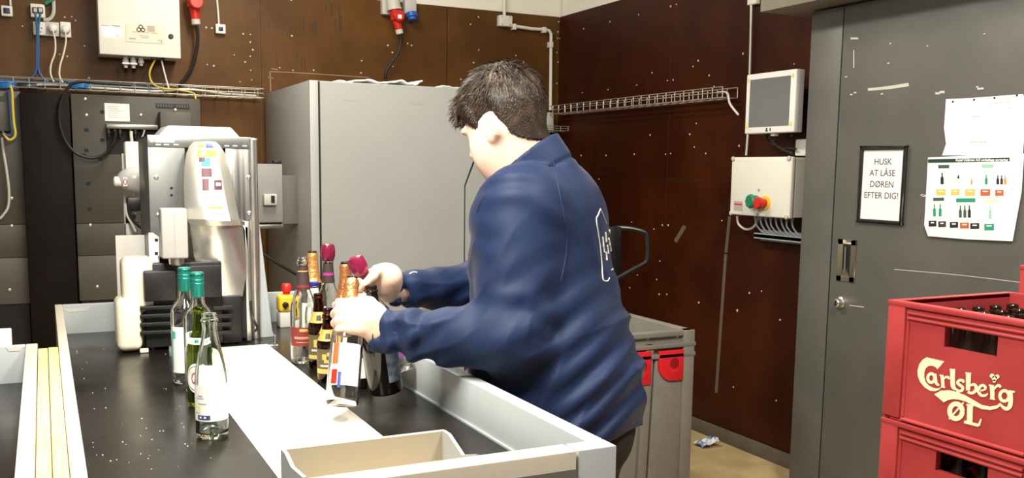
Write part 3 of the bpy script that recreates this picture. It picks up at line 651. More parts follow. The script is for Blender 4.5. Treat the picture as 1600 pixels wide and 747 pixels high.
cable('black_hose', [onY(205, 133, yq), onY(160, 130, yq), onY(125, 128, yq), onY(108, 135, yq), onY(95, 160, yq), onY(93, 190, yq), onY(102, 220, yq), onY(120, 240, yq), onY(145, 247, yq), onY(165, 240, yq), onY(178, 222, yq), onY(181, 205, yq)], .0085, RUBBER, 'thick black hose looping from the tray to the machine connectors')
cable('pale_drop_cable', [onY(205, 205, yf-.06), onY(205, 212, yf-.06), onY(206, 222, yf-.06)], .009, OFFW, 'pale cable dropping from the connector rail')
cable('thin_drop_cable', [onY(226, 203, yf-.06), onY(223, 212, yf-.06), onY(216, 222, yf-.06)], .004, LGREY, 'thin grey cable under the connector rail')

# ------------------------------------------------------------------ tall grey cabinet
cx0, cx1, cy0, cy1, cz = 1.262, 2.52, 4.945, 6.05, 1.948
t = thing('steel_cabinet', 'tall grey steel machine cabinet behind the man', 'cabinet', ((cx0+cx1)/2, (cy0+cy1)/2, 0))
MB().box((cx0, cy0+.02, .0), (cx1, cy1, cz)).build('body', CABS, t, bevel=.003)
xg = onY(501, 300, cy0)[0]
MB().box((cx0+.0, cy0+.004, .05), (xg-.006, cy0+.02, cz-.0)).build('corner_post', CABG, t, bevel=.002)
MB().box((xg-.006, cy0+.012, .05), (xg+.004, cy0+.02, cz-.003)).build('door_seal', BLACKM, t)
xh = onY(727.5, 330, cy0)[0]; zh = onY(727, 290, cy0)[2]; p2_ = onY(742, 256, cy0)
xh2, zh2 = xh + (p2_[0]-xh), p2_[2]; g_ = .008
mb = MB().prism([(xg+.004, cy0, .06), (xh-g_, cy0, .06), (xh-g_, cy0, zh), (xh2-g_, cy0, zh2+.02), (xh2+.15, cy0, zh2+.30), (cx1, cy0, zh2+.30), (cx1, cy0, cz-.003), (xg+.004, cy0, cz-.003)], (0, .018, 0))
mb.build('door', CABG, t, bevel=.0015, segs=1)
MB().prism([(xh+.002, cy0+.003, .06), (cx1, cy0+.003, .06), (cx1, cy0+.003, zh2+.29), (xh2+.16, cy0+.003, zh2+.29), (xh2+.004, cy0+.003, zh2+.012), (xh+.002, cy0+.003, zh-.003)], (0, .014, 0)).build('hatch', CABG, t, bevel=.0015, segs=1)
MB().box((xh-.03, cy0+.0175, .06), (xh2+.25, cy0+.0195, zh2+.30)).build('hatch_seal', BLACKM, t)
for px in (547, 651):
    mb = MB()
    a, b = onY(px-12, 150 + (px-547)*.055, cy0-.0005), onY(px+12, 158 + (px-547)*.055, cy0-.0005); mb.box((a[0], cy0-.0006, b[2]), (b[0], cy0, a[2])); mb.build('hinge_shadow', mat('hinge_shadow', (.37, .37, .355), .5), t)  # faint hinge shadows painted as slightly darker rectangles on the door
# crumpled sheets on its top
def wavy(name, px0, px1, yb, d_, amp, label, seed, lift):
    r_ = np.random.default_rng(seed); a, b = onY(px0, 124, yb), onY(px1, 128, yb); nx, ny = 26, 8; V = []; F = []
    ph = r_.uniform(0, 6, 4)
    for i in range(nx):
        for j in range(ny):
            u_, v_ = i/(nx-1), j/(ny-1)
            z_ = cz + .004 + lift + amp*(.5+.5*math.sin(u_*9+ph[0]+v_*1.5))*(.4+.6*u_) + amp*.3*math.sin(u_*23+ph[1]+v_*4)*.5 + amp*.25
            V.append((a[0] + (b[0]-a[0])*u_, yb + d_*v_ + .03*math.sin(u_*4+ph[2]), z_))
    for i in range(nx-1):
        for j in range(ny-1): k = i*ny+j; F.append((k, k+1, k+ny+1, k+ny))
    o = MB().add(V, F); ob = single(o, name, WPLAST, label, 'plastic sheet', smooth=True)
    s_ = ob.modifiers.new('thickness', 'SOLIDIFY'); s_.thickness = .008; s_.offset = 1
    return ob
wavy('corrugated_sheet', 530, 605, 5.05, .25, .018, 'wavy white plastic sheet lying left on the grey cabinet', 1, 0)
wavy('corrugated_sheet', 600, 663, 5.12, .25, .026, 'ridged white plastic sheet lying centre on the grey cabinet', 5, .004)
wavy('corrugated_sheet', 688, 735, 5.05, .25, .006, 'flat white sheet lying on the cabinet behind the head', 3, 0)
# grey box on the cabinet flank
xg0 = cx0 - .11
a, b = onY(405, 256, 5.20), onY(443, 356, 5.20)
MB().box((a[0]-.05, 5.20, b[2]+.03), (b[0], 5.36, a[2])).build('sensor_casing', mat('sensor_grey', (.27, .26, .25), .5), t, bevel=.006)
MB().box((a[0]-.05, 5.19, b[2]-.005), (b[0], 5.36, b[2]+.02)).build('sensor_ledge', STEELD, t, bevel=.003)
MB().box((b[0]-.001, 5.24, b[2]+.02), (cx0, 5.32, a[2]-.06)).build('sensor_bracket', STEELD, t)
c_ = onY(422, 312, 5.18); MB().box((c_[0]-.035, 5.165, c_[2]-.03), (c_[0]+.035, 5.2, c_[2]+.03)).build('sensor', LGREY, t, bevel=.005)
MB().box((c_[0]+.002, 5.163, c_[2]-.018), (c_[0]+.022, 5.166, c_[2]+.022)).build('sensor_window', BLACK, t)
c_ = onY(432, 253, 5.25); MB().box((c_[0]-.02, 5.22, a[2]), (c_[0]+.02, 5.28, a[2]+.02)).build('sensor_knob', BLACK, t, bevel=.003)
cable('black_diagonal_cable', [onY(408, 395, 5.0), onY(435, 412, 5.0), onY(462, 428, 5.0), onY(480, 440, 5.0)], .009, RUBBER, 'black cable slanting down beside the tall cabinet')

# floor scrap, pallet truck
p_ = onZ(1103, 697, 0); V = []; F = []
for i in range(6):
    for j in range(5):
        V.append((p_[0]+(i-2.5)*.022+.006*math.sin(j*2), p_[1]+(j-2)*.022+.006*math.cos(i*2.1), .004+.022*abs(math.sin(i*1.3+j*.9))+.012*(i == 5)+.012*(i > 3)))
for i in range(5):
    for j in range(4): F.append((i*5+j, i*5+j+1, i*5+j+6, i*5+j+5))
o = single(MB().add(V, F), 'paper_scrap', mat('blue_white_scrap', (.75, .77, .80), .6, col2=(.12, .25, .55), nscale=26, nlow=.42, nhigh=.52), 'crumpled blue and white paper scrap on the floor by the wall', 'litter')
s_ = o.modifiers.new('thickness', 'SOLIDIFY'); s_.thickness = .0015
JB = mat('truck_black', (.012, .013, .015), .3)
dj = 5.0
t = thing('pallet_truck', 'black hand pallet truck with loop handle behind the man', 'pallet truck', (2.72, 4.25, 0))
pts = [onD(a, b, dj) for a, b in ((952,360),(965,356),(985,357),(1005,362),(1011,368),(1012.5,385),(1012,403),(1008,411),(990,421),(968,433),(958,437))]
MB().tube(spline(pts, 4), .0125, 10).build('loop_handle', JB, t, smooth=True)
a, b = onD(962, 357, dj), onD(957, 446, dj)
MB().obox((a+b)/2, (1, 0, 0), (0, 1, 0), (0, 0, 1), .030, .022, abs(a[2]-b[2])/2+.01).build('handle_head', JB, t, bevel=.006)
MB().tube([b, (2.68, 4.25, .35)], .022, 12).build('tiller', JB, t, smooth=True)
MB().obox((2.68, 4.25, .27), (1,0,0), (0,1,0), (0,0,1), .10, .10, .12).build('pump_body', JB, t, bevel=.02)
for yy in (4.08, 4.42): MB().box((1.9 + .66, yy-.075, .06), (1.9+.98, yy+.075, .11)).build('fork', JB, t, bevel=.01)
for yy in (4.17, 4.33): MB().lathe([(.08, -.03), (.085, -.02), (.085, .02), (.08, .03)], 20, (2.68, yy, .086), (0, 1, 0)).build('wheel', BLACK, t, smooth=True)

# ------------------------------------------------------------------ grey folding pallet box
bz = .85
bx1, by0 = 2.407, 3.147; bx0, by1 = 1.32, 4.17
t = thing('pallet_box', 'large grey folding pallet box with red latches behind the man', 'bin', ((bx0+bx1)/2, (by0+by1)/2, 0))
wt = .045
MB().box((bx0, by1-wt, .12), (bx1, by1, bz)).build('rear_wall', BING, t, bevel=.004)
MB().box((bx1-wt, by0, .12), (bx1, by1, bz)).build('side_wall', BING, t, bevel=.004)
MB().box((bx0, by0, .12), (bx0+wt, by1, bz)).build('side_wall', BING, t, bevel=.004)
MB().box((bx0, by0, .10), (bx1, by1, .16)).build('base', BING, t, bevel=.004)
for xx in (bx0+.03, (bx0+bx1)/2-.06, bx1-.15): MB().box((xx, by0+.02, 0), (xx+.12, by1-.02, .10)).build('runner', BING, t, bevel=.004)
# front wall: recessed panel, rim, ribs, posts
f0 = by0
MB().box((bx0, f0+.02, .14), (bx1-.02, f0+wt, bz-.10)).build('front_panel', BING, t)
rimz = onY(1040, 520, f0)[2]
MB().box((bx0, f0, bz-.022), (bx1, f0+wt, bz)).build('front_rim', BING, t, bevel=.003)
MB().box((bx0, f0-.006, bz-.068), (bx1+.004, f0+.02, bz-.050)).build('front_rib', BING, t, bevel=.003)
MB().box((bx0, f0-.006, bz-.110), (bx1+.004, f0+.02, bz-.092)).build('front_rib', BING, t, bevel=.003)
MB().box((bx0, f0+.015, bz-.11), (bx1, f0+wt, bz-.01)).build('rim_web', BING, t)
xc0 = onY(1026, 540, f0)[0]; xc1 = onY(1012, 740, f0)[0]; xr0 = onY(1067, 560, f0)[0]
MB().box((xr0, f0-.004, .14), (bx1, f0+.03, bz)).build('corner_post', BING, t, bevel=.006)
MB().hexa([(xc1-.0, f0+.004, .14), (xr0, f0+.004, .14), (xr0, f0+.03, .14), (xc1, f0+.03, .14), (xc0, f0+.004, bz-.10), (xr0, f0+.004, bz-.10), (xr0, f0+.03, bz-.10), (xc0, f0+.03, bz-.10)]).build('front_leaf', BING, t, bevel=.002)
MB().hexa([(xc1-.055, f0+.0, .14), (xc1-.012, f0+.0, .14), (xc1-.012, f0+.03, .14), (xc1-.055, f0+.03, .14), (xc0-.05, f0+.0, bz-.05), (xc0-.012, f0+.0, bz-.05), (xc0-.012, f0+.03, bz-.05), (xc0-.05, f0+.03, bz-.05)]).build('hinge_strip', BING, t, bevel=.002)
a, b = onY(1029, 549, f0), onY(1067, 593, f0)
def latch(xa, xb, za_, zb_, flip=1):
    w_ = xb-xa; h_ = za_-zb_; R_ = .072
    P = [(xa, za_), (xb, za_), (xb, zb_)] + [(xa + R_ - R_*math.sin(k*math.pi/12), zb_ + R_ - R_*math.cos(k*math.pi/12)) for k in range(7)]
    l_ = MB().prism([(p[0], f0-.006, p[1]) for p in P], (0, .014, 0)).build('red_latch', REDB, t, bevel=.003)
    xm_ = xa + w_*.62
    MB().lathe([(w_*.19, 0), (w_*.16, .001)], 16, (xm_, f0-.0061, za_-h_*.42), (0, -1, 0)).build('finger_hole', mat('red_dark', (.25, .004, .006), .5), l_)
    MB().box((xm_-w_*.16, f0-.0075, zb_+h_*.22), (xm_+w_*.17, f0-.005, zb_+h_*.36)).build('finger_lip', REDB, l_, bevel=.001)
latch(a[0], b[0]-.002, a[2], b[2])
a2, b2 = onY(990, 551, f0), onY(1016, 601, f0); latch(a2[0]-.03, b2[0], a2[2], b2[2])
mb = MB()
for px, py in ((1012,530),(1058,526)):
    c_ = onY(px, py, f0+.014); mb.lathe([(.006, 0), (.006, .003)], 8, (c_[0], f0+.0155, c_[2]), (0, -1, 0))
mb.build('rivets', LGREY, t)
# ------------------------------------------------------------------ sorting table
T = .95; RT = 1.045
t = thing('sorting_table', 'long black topped sorting table with raised pale rails', 'table', (.43, 2.35, 0))
XI, XO = .808, .842
MB().box((.020, 1.32, T-.03), (XO-.01, 3.40, T)).build('table_top', TABLE, t)
MB().box((.018, 1.30, T-.06), (.041, 3.40, RT)).build('left_rail', RAIL, t, bevel=.0025)
MB().box((XI, 1.345, T-.06), (XO, 3.40, RT)).build('right_rail', RAILG, t, bevel=.0025)
MB().box((XI-.006, 1.345, T), (XI, 3.38, T+.004)).build('sealing_bead', RAILG, t)
MB().box((.041, 3.375, T-.06), (.27, 3.40, RT)).build('rear_rail', RAILG, t, bevel=.0025)
MB().box((.62, 3.375, T-.06), (XI, 3.40, RT+.01)).build('rear_rail', RAILG, t, bevel=.0025)
MB().prism([(.041, 3.374, RT-.014), (.13, 3.374, RT-.010), (.115, 3.374, RT-.022), (.06, 3.374, RT-.024)], (0, .0012, 0)).build('reinforcing_plate', LGREY, t)
MB().box((.041, 1.300, T-.16), (.765, 1.345, RT)).build('front_rail', RAIL, t, bevel=.0025)
MB().box((.768, 1.300, T-.45), (XO, 1.344, RT)).build('corner_post', RAILG, t, bevel=.0025)
MB().box((.05, 1.298, T-.16), (.764, 1.301, RT-.030)).build('front_panel', mat('front_panel_grey', (.17, .16, .155), .5), t)
for xx in (.05, XO-.06):
    for yy in (1.36, 3.32): MB().box((xx, yy, 0), (xx+.045, yy+.045, T-.03)).build('leg', STEELD, t, bevel=.004)
MB().box((.353, 1.347, T+.0002), (.607, 2.94, T+.0018)).build('belt', BELT, t, bevel=.001, segs=1)
mb = MB()
for k in range(60):
    px, py = random.uniform(115, 330), random.uniform(545, 735); p_ = onZ(px, py, T+.0006); r_ = random.uniform(.0006, .0016)
    if .06 < p_[0] < .34 and 1.4 < p_[1] < 3.2: mb.lathe([(r_, 0), (r_*.6, r_*.5)], 5, p_)
tag(mb.build('crumbs', WPLAST, t), kind='stuff')
# U-shaped guide tray at the near end
t = thing('guide_tray', 'small pale U shaped guide tray at the near end of the belt', 'tray', (.46, 1.42, T+.005))
zt0 = T + .0062
MB().box((.325, 1.486, zt0), (.609, 1.492, 1.050)).build('rear_plate', mat('tray_plate_tan', (.50, .46, .37), .5), t, bevel=.0015, segs=1)
MB().prism([(.603, 1.346, zt0), (.603, 1.486, zt0), (.603, 1.486, 1.050), (.603, 1.46, 1.050), (.603, 1.40, 1.030), (.603, 1.346, 1.046)], (.006, 0, 0)).build('side_plate', RAILG, t)
MB().prism([(.325, 1.346, zt0), (.325, 1.486, zt0), (.325, 1.486, 1.050), (.325, 1.46, 1.050), (.325, 1.42, 1.040), (.325, 1.346, 1.046)], (.006, 0, 0)).build('side_plate', RAILG, t)
MB().box((.331, 1.347, zt0), (.603, 1.486, zt0+.004)).build('bottom_plate', mat('tray_tan', (.44, .33, .18), .5), t)

# neighbouring table on the left and the planks between
t = thing('side_table', 'second black topped table with pale rail at the left edge', 'table', (-.45, 1.8, 0))
MB().box((-.90, .95, T-.03), (-.04, 2.655, T)).build('table_top', TABLE, t)
MB().box((-.056, .95, T-.06), (-.029, 2.672, RT)).build('right_rail', RAIL, t, bevel=.0025)
MB().box((-.90, 2.655, T-.06), (-.0562, 2.672, RT)).build('rear_rail', RAILG, t, bevel=.0025)
MB().prism([(-.058, 2.654, RT-.003), (-.10, 2.654, RT-.004), (-.094, 2.654, RT-.014), (-.07, 2.654, RT-.014)], (0, .001, 0)).build('reinforcing_plate', LGREY, t)
for xx in (-.88, -.10):
    for yy in (.98, 2.58): MB().box((xx, yy, 0), (xx+.04, yy+.04, T-.03)).build('leg', STEELD, t, bevel=.004)
a, b = onY(-16, 516, 2.70), onY(19, 541, 2.70)
single(MB().box((a[0], 2.673, b[2]-.06), (b[0], 2.72, a[2])), 'white_card', WPLAST, 'small white card box at the rear rail of the left table', 'box', bevel=.003)
PLK = ['pale yellow plank against the left table rail', 'pale yellow plank against the long sorting table rail']
for k, (xa, xb) in enumerate(((-.0275, -.0062), (-.0050, .0165))):
    single(MB().box((xa, .95, T-.10), (xb, 2.575 - .015*k, RT+.003+.004*k)), 'wooden_plank', WOOD, PLK[k], 'plank', bevel=.0015)

# ------------------------------------------------------------------ bottle feeding machine at the far end
FY = 3.05
def fx(px, py, y=FY): return onY(px, py, y)
t = thing('sorting_machine', 'steel bottle sorting machine with shiny chute on the table', 'machine', (.45, 3.2, T))
L0, R0, ZT_ = .286, .611, 1.588
Z0 = T + .001
xA, xB = fx(291, 300)[0], fx(354, 300)[0]
MB().box((L0, FY, Z0+.20), (xA, FY+.006, ZT_)).build('left_plate', FRAMEG, t, bevel=.002)
MB().box((xB, FY, Z0+.0), (R0-.028, FY+.006, ZT_)).build('right_plate', STEEL, t, bevel=.002)
MB().box((L0, FY-.003, ZT_-.034), (R0-.02, FY+.004, ZT_+.002)).build('top_strip', FRAMEG, t, bevel=.002)
MB().box((L0, FY+.006, Z0), (L0+.006, FY+.30, ZT_)).build('side_plate', FRAMEG, t, bevel=.002)
MB().box((R0-.006, FY+.02, Z0), (R0, FY+.30, ZT_)).build('side_plate', STEEL, t, bevel=.002)
MB().box((L0, FY+.294, Z0), (R0, FY+.30, ZT_)).build('rear_plate', FRAMEG, t)
MB().box((L0, FY+.003, ZT_-.004), (R0, FY+.30, ZT_)).build('roof', FRAMEG, t)
MB().lathe([(.016, 0), (.016, ZT_-Z0-.004), (.010, ZT_-Z0)], 16, (R0-.016, FY+.008, Z0)).build('edge_post', POLISH, t, smooth=True)
MB().box((xA, FY+.03, Z0+.05), (xB, FY+.034, ZT_-.03)).build('inner_shade', STEELD, t)
cp = [fx(262, 197, 3.1), fx(360, 197, 3.1), fx(373, 212, 3.1), fx(246, 212, 3.1)]
zc = ZT_ + .001
MB().prism([(cp[0][0], 3.09, zc+.032), (cp[1][0], 3.09, zc+.032), (cp[2][0], 3.07, zc), (cp[3][0], 3.07, zc)], (0, .20, 0)).build('roof_cap', mat('cap_grey', (.46, .46, .46), .4), t, bevel=.004)
a, b = fx(234, 215), fx(272, 223); pl = MB().box((a[0], FY-.0045, b[2]), (b[0], FY-.003, a[2])).build('maker_label', PAPER, t)
mb = MB()
for k in range(6): mb.box((a[0]+.022+k*.005, FY-.005, a[2]-.011), (a[0]+.0255+k*.005, FY-.0044, a[2]-.006))
mb.lathe([(.0045, 0), (.0045, .0006)], 12, (a[0]+.012, FY-.0045, a[2]-.009), (0, -1, 0)); mb.build('label_mark', INKG, pl)
for px, py in ((247,226),(260,226),(275,226),(354,228),(367,228),(382,228)):
    c_ = fx(px, py); MB().box((c_[0]-.007, FY-.0042, c_[2]-.0018), (c_[0]+.007, FY-.003, c_[2]+.0018)).build('slot', PAPER, t)
for px, py in ((244,277),(247,336),(389,277),(390,333)):
    c_ = fx(px, py); MB().lathe([(.0065, 0), (.0065, .002), (.004, .0035)], 12, (c_[0], FY-.0002, c_[2]), (0, -1, 0)).build('bolt', POLISH, t, smooth=True)
for px, py in ((268,294),(268,305)):
    c_ = fx(px, py); MB().lathe([(.0042, 0), (.0042, .0008)], 12, (c_[0], FY-.0002, c_[2]), (0, -1, 0)).build('hole', BLACKM, t)
# curved chute
rows = [(221,303,336,3.045,.004),(228,296,344,3.03,.012),(240,291,352,3.02,.022),(262,288,358,3.005,.034),(290,287,363,2.99,.042),(320,288,369,2.975,.046),(342,291,374,2.965,.040),(352,298,377,2.968,.030)]
def surf(u_, v_, off=0.0, rows=rows):
    f_ = v_*(len(rows)-1); i = min(int(f_), len(rows)-2); k = f_-i
    r_ = [rows[i][j]*(1-k)+rows[i+1][j]*k for j in range(5)]
    p_ = fx(r_[1] + (r_[2]-r_[1])*(u_*.5+.5), r_[0], r_[3])
    return np.array([p_[0], r_[3] - r_[4]*(1-u_*u_) - off, p_[2]])
def patch(name, material, parent, us, vs, off=0.0, nu=10, nv=10, rows=rows, thick=.0):
    V = []; F = []
    for i in range(nv+1):
        for j in range(nu+1):
            f_ = i/nv; ua = us[0](f_) if callable(us[0]) else us[0]; ub = us[1](f_) if callable(us[1]) else us[1]
            V.append(surf(ua+(ub-ua)*j/nu, vs[0]+(vs[1]-vs[0])*f_, off, rows))
    for i in range(nv):
        for j in range(nu): k = i*(nu+1)+j; F.append((k, k+1, k+nu+2, k+nu+1))
    o = MB().add(V, F).build(name, material, parent, smooth=True)
    if thick: s_ = o.modifiers.new('thickness', 'SOLIDIFY'); s_.thickness = thick; s_.offset = -1 if o.data.polygons[0].normal.y < 0 else 1
    return o
patch('chute', mat('chute_steel', (.92, .90, .82), .42, metal=.92, rnoise=.05, nscale=5), t, (-1, 1), (0, 1), 0, 18, 28)
st = patch('instruction_sticker', PAPER, t, (lambda f: -.62+.40*f-.10, lambda f: .48+.12*f), (.02, .90), .0012, 10, 24)
def pict(name, material, px0, py0, px1, py1):
    mb = MB(); V = []
    for px, py in [(px0+(px1-px0)*i_/5, py0+(py1-py0)*j_/4) for j_ in range(5) for i_ in range(6)]:
        v_ = None
        for i in range(len(rows)-1):
            if rows[i][0] <= py <= rows[i+1][0]: v_ = (i + (py-rows[i][0])/(rows[i+1][0]-rows[i][0]))/(len(rows)-1)
        f_ = v_*(len(rows)-1); i = min(int(f_), len(rows)-2); k = f_-i
        l_ = rows[i][1]*(1-k)+rows[i+1][1]*k; r_ = rows[i][2]*(1-k)+rows[i+1][2]*k
        V.append(surf((px-l_)/(r_-l_)*2-1, v_, .0024))
    return mb.add(V, [(6*j_+i_, 6*j_+i_+1, 6*j_+i_+7, 6*j_+i_+6) for j_ in range(4) for i_ in range(5)]).build(name, material, st)
OCH = mat('sticker_ochre', (.55, .43, .08), .5); TEAL = mat('sticker_teal', (.08, .45, .46), .5); MARO = mat('sticker_maroon', (.12, .04, .045), .5); GRNS = mat('sticker_green', (.35, .55, .10), .5)
pict('warning_sign', mat('sticker_yellow', (.62, .60, .10), .5), 307, 224, 318, 231); pict('mandatory_sign', mat('sticker_blue', (.05, .09, .35), .5), 320, 224, 332, 231)
pict('picture', OCH, 306, 235, 336, 245); pict('picture', PAPER, 312, 237, 320, 243); pict('picture', TEAL, 312, 247, 326, 260); pict('picture', MARO, 309, 246, 318, 253); pict('picture', MARO, 312, 263, 328, 276)
pict('picture', MARO, 313, 279, 323, 297); pict('picture', MARO, 331, 281, 344, 296); pict('picture', PAPER, 334, 285, 342, 290); pict('picture', mat('sticker_pale_teal', (.40, .60, .55), .5), 319, 305, 337, 311); pict('picture', GRNS, 321, 322, 344, 325); pict('picture', INKG, 321, 332.5, 350, 333.6)
# lower shiny sheet
rows2 = [(346,296,378,2.972,.020),(370,299,381,2.982,.026),(400,303,384,2.99,.02),(430,312,385,2.992,.012),(463,318,379,2.995,.004)]
patch('lower_sheet', mat('sheet_steel', (.90, .89, .85), .30, metal=.95, rnoise=.08, nscale=5), t, (-1, 1), (0, 1), 0, 14, 16, rows2)
# grey motor box
a, b = fx(251, 326, 2.90), fx(295, 404, 2.90)
mb_ = MB().box((a[0], 2.90, b[2]), (b[0], 2.965, a[2])).build('motor_box', mat('motor_grey', (.40, .385, .37), .45), t, bevel=.006, segs=3)
MB().box(((a[0]+b[0])/2-.0006, 2.8988, b[2]+.004), ((a[0]+b[0])/2+.0006, 2.8995, a[2]-.006)).build('seam', INKG, mb_)
MB().lathe([(.022, 0), (.022, -.018), (.018, -.022)], 18, ((a[0]+b[0])/2+.006, 2.932, b[2])).build('motor_neck', STEEL, t, smooth=True)
MB().box((a[0]-.004, FY-.085, b[2]), (b[0]+.004, FY, b[2]+.004)).build('motor_shelf', STEELD, t)
# black body with cooling fins
a, b = fx(224, 412, 2.96), fx(350, 536, 2.96)
MB().box((a[0]-.0, 2.965, Z0+.008), (b[0], FY-.002, a[2])).build('black_body', BLACK, t, bevel=.006)
MB().box((b[0], 2.985, Z0+.003), (fx(378, 500, 2.985)[0], FY-.002, fx(370, 462, 2.985)[2])).build('black_side', BLACK, t, bevel=.004)
for py in (482, 495, 508, 521):
    for p0, p1, yy in ((219, 292, 2.945), (333, 364, 2.955)):
        c0, c1 = fx(p0, py, yy), fx(p1, py, yy); MB().box((c0[0], yy, c0[2]-.006), (c1[0], 2.986, c0[2]+.005)).build('cooling_fin', BLACK, t, bevel=.002)
a, b = fx(296, 416, 2.93), fx(347, 464, 2.93); MB().box((a[0], 2.93, b[2]), (b[0], 2.938, a[2])).build('cover_plate', BLACK, t, bevel=.003)
a, b = fx(224, 424, 2.935), fx(277, 470, 2.935); MB().box((a[0], 2.935, b[2]), (b[0], 2.965, a[2])).build('upper_guard', BLACK, t, bevel=.006)
# cream cover on the left
a, b = fx(190, 404, 2.955), fx(243, 478, 2.955); c_, d_ = fx(181, 468, 2.945), fx(224, 541, 2.945)
mb = MB(); mb.box((a[0], 2.96, b[2]-.02), (b[0]+.004, 3.07, a[2])); o1 = mb.build('cream_upper_cover', CREAM, t, bevel=.022, segs=5, sharp=60)
MB().box((c_[0], 2.945, Z0+.004), (d_[0], 3.075, c_[2])).build('cream_lower_cover', CREAM, t, bevel=.022, segs=5, sharp=60)
MB().box((d_[0]-.01, 2.940, Z0), (d_[0]+.014, 2.95, Z0+.012)).build('cover_foot', CREAM, t, bevel=.002)
a, b = fx(232, 364, 2.985), fx(250, 418, 2.985)
br = MB().prism([(a[0], 2.985, b[2]), (b[0], 2.985, b[2]), (b[0], 2.985, a[2]-.012), (a[0]+.012, 2.985, a[2]), (a[0], 2.985, a[2])], (0, .01, 0)).build('white_bracket', WPLAST, t, bevel=.001, segs=1)
for py in (375, 396): c_ = fx(244, py, 2.984); MB().box((c_[0]-.004, 2.983, c_[2]-.004), (c_[0]+.005, 2.9848, c_[2]+.004)).build('slot', BLACKM, br)
a, b = fx(180, 368, 3.22), fx(236, 480, 3.22)
MB().box((a[0], 3.22, Z0+.02), (L0-.001, 3.226, a[2])).build('rear_guard', LGREY, t, bevel=.002)
# right hand parts
a, b = fx(373, 352, 3.02), fx(384, 512, 3.02)
ch = MB().box((a[0], 3.02, Z0+.012), (b[0], 3.048, a[2])).build('chain_channel', BLACK, t)
c_ = fx(376, 356, 3.0); MB().box((b[0], 3.0, Z0+.004), (b[0]+.014, 3.048, a[2]+.012)).build('channel_profile', POLISH, t, bevel=.002)
MB().prism([fx(379, 351, 3.0), fx(387, 356, 3.0), fx(387, 390, 3.0), fx(383, 360, 3.0)], (0, .003, 0)).build('channel_flap', WPLAST, t)
MB().prism([(R0+.001, FY+.02, Z0+.40), (R0+.001, FY+.02, Z0), (R0+.045, FY+.02, Z0), (R0+.038, FY+.02, Z0+.02)], (0, .006, 0)).build('stay_plate', RAILG, t)
a = fx(398, 500, 3.03); MB().tube(spline([fx(391, 470, 3.0), fx(393, 490, 3.0), fx(398, 503, 2.99), fx(402, 512, 2.99), fx(398, 518, 2.99)], 5), .004, 6).build('sensor_cable', RUBBER, t, smooth=True)
ACR = mat('acrylic_green', (.55, .75, .68), .15, trans=.8)
a = onZ(408, 526, T); MB().box((a[0]-.018, a[1]-.01, T+.0055), (a[0]+.022, a[1]+.03, T+.03)).build('acrylic_sensor', ACR, t, bevel=.002)
a = onZ(360, 525, T); MB().box((a[0]-.05, a[1]-.02, T+.0002), (a[0]+.028, a[1]+.015, T+.003)).build('belt_plate', mat('cyan_steel', (.35, .55, .58), .3, metal=.6), t)
for py in range(3): MB().box((a[0]-.045, a[1]-.014+py*.011, T+.003), (a[0]+.02, a[1]-.008+py*.011, T+.0038)).build('belt_slot', STEELD, t)
a = onZ(428, 541, T); t2 = thing('steel_bracket', 'small bent steel bracket on the table right of the belt', 'bracket', (a[0], a[1], T))
MB().box((a[0]-.016, a[1]-.006, T), (a[0]+.014, a[1]+.02, T+.003)).build('foot', POLISH, t2, bevel=.001)
MB().box((a[0]+.002, a[1]-.006, T+.003), (a[0]+.005, a[1]+.02, T+.034)).build('upright', POLISH, t2, bevel=.001)
a = onZ(273, 556, T); t2 = thing('acrylic_bracket', 'small clear and teal bracket beside the first wine bottle', 'bracket', (a[0], a[1], T))
MB().box((a[0]-.014, a[1]-.006, T), (a[0]+.012, a[1]+.014, T+.028)).build('clear_block', ACR, t2, bevel=.002)
MB().box((a[0]-.002, a[1]-.008, T+.016), (a[0]+.014, a[1]-.006, T+.034)).build('teal_tab', mat('teal_film', (.05, .45, .40), .4), t2)
# emergency stop on the table
a = onZ(450, 508, T); ex, ey = a[0]-.01, a[1]-.02
s_ = proj((ex, ey, T))[2]/1480
t2 = thing('emergency_stop', 'yellow emergency stop box with red mushroom button on the table', 'emergency stop', (ex, ey, T))
MB().box((ex-.028, ey-.028, T+.0), (ex+.022, ey+.03, T+.052)).build('pedestal', LGREY, t2, bevel=.003)
MB().box((ex-.030, ey-.03, T+.0525), (ex+.024, ey+.03, T+.112)).build('yellow_housing', YEL, t2, bevel=.012, segs=4)
MB().lathe([(.012, 0), (.012, .008), (.017, .010), (.0175, .030), (.013, .037), (.004, .038)], 20, (ex+.002, ey, T+.112)).build('stop_button', RED, t2, smooth=True)
MB().lathe([(.010, 0), (.010, .012), (.006, .016)], 12, (ex-.010, ey-.03, T+.08), (0, -1, 0)).build('cable_gland', BLACK, t2, smooth=True)

# scanner head between the machine and the wall
ys = 3.55
t = thing('scanner_head', 'pale motor head with clear dome behind the steel machine', 'machine part', fx(208, 355, ys))
a, b = fx(195, 221, ys), fx(220, 268, ys); MB().box((a[0], ys, b[2]-.02), (b[0], ys+.08, a[2])).build('motor_housing', OFFW, t, bevel=.006)
a, b = fx(190, 240, ys+.08), fx(212, 350, ys+.08); MB().box((a[0], ys+.081, b[2]), (b[0], ys+.09, a[2])).build('mount_plate', LGREY, t, bevel=.002)
c_ = fx(212, 281, ys); MB().ball((c_[0], ys+.01, c_[2]), (.062, .05, .045), 20, 12).build('dome', mat('smoky_dome', (.55, .54, .52), .25, alpha=.75), t, smooth=True)
a = fx(183, 284, ys); MB().lathe([(.018, 0), (.018, .03), (.012, .034)], 14, (a[0]+.022, ys, a[2]), (-1, 0, 0)).build('dome_cap', OFFW, t, smooth=True)
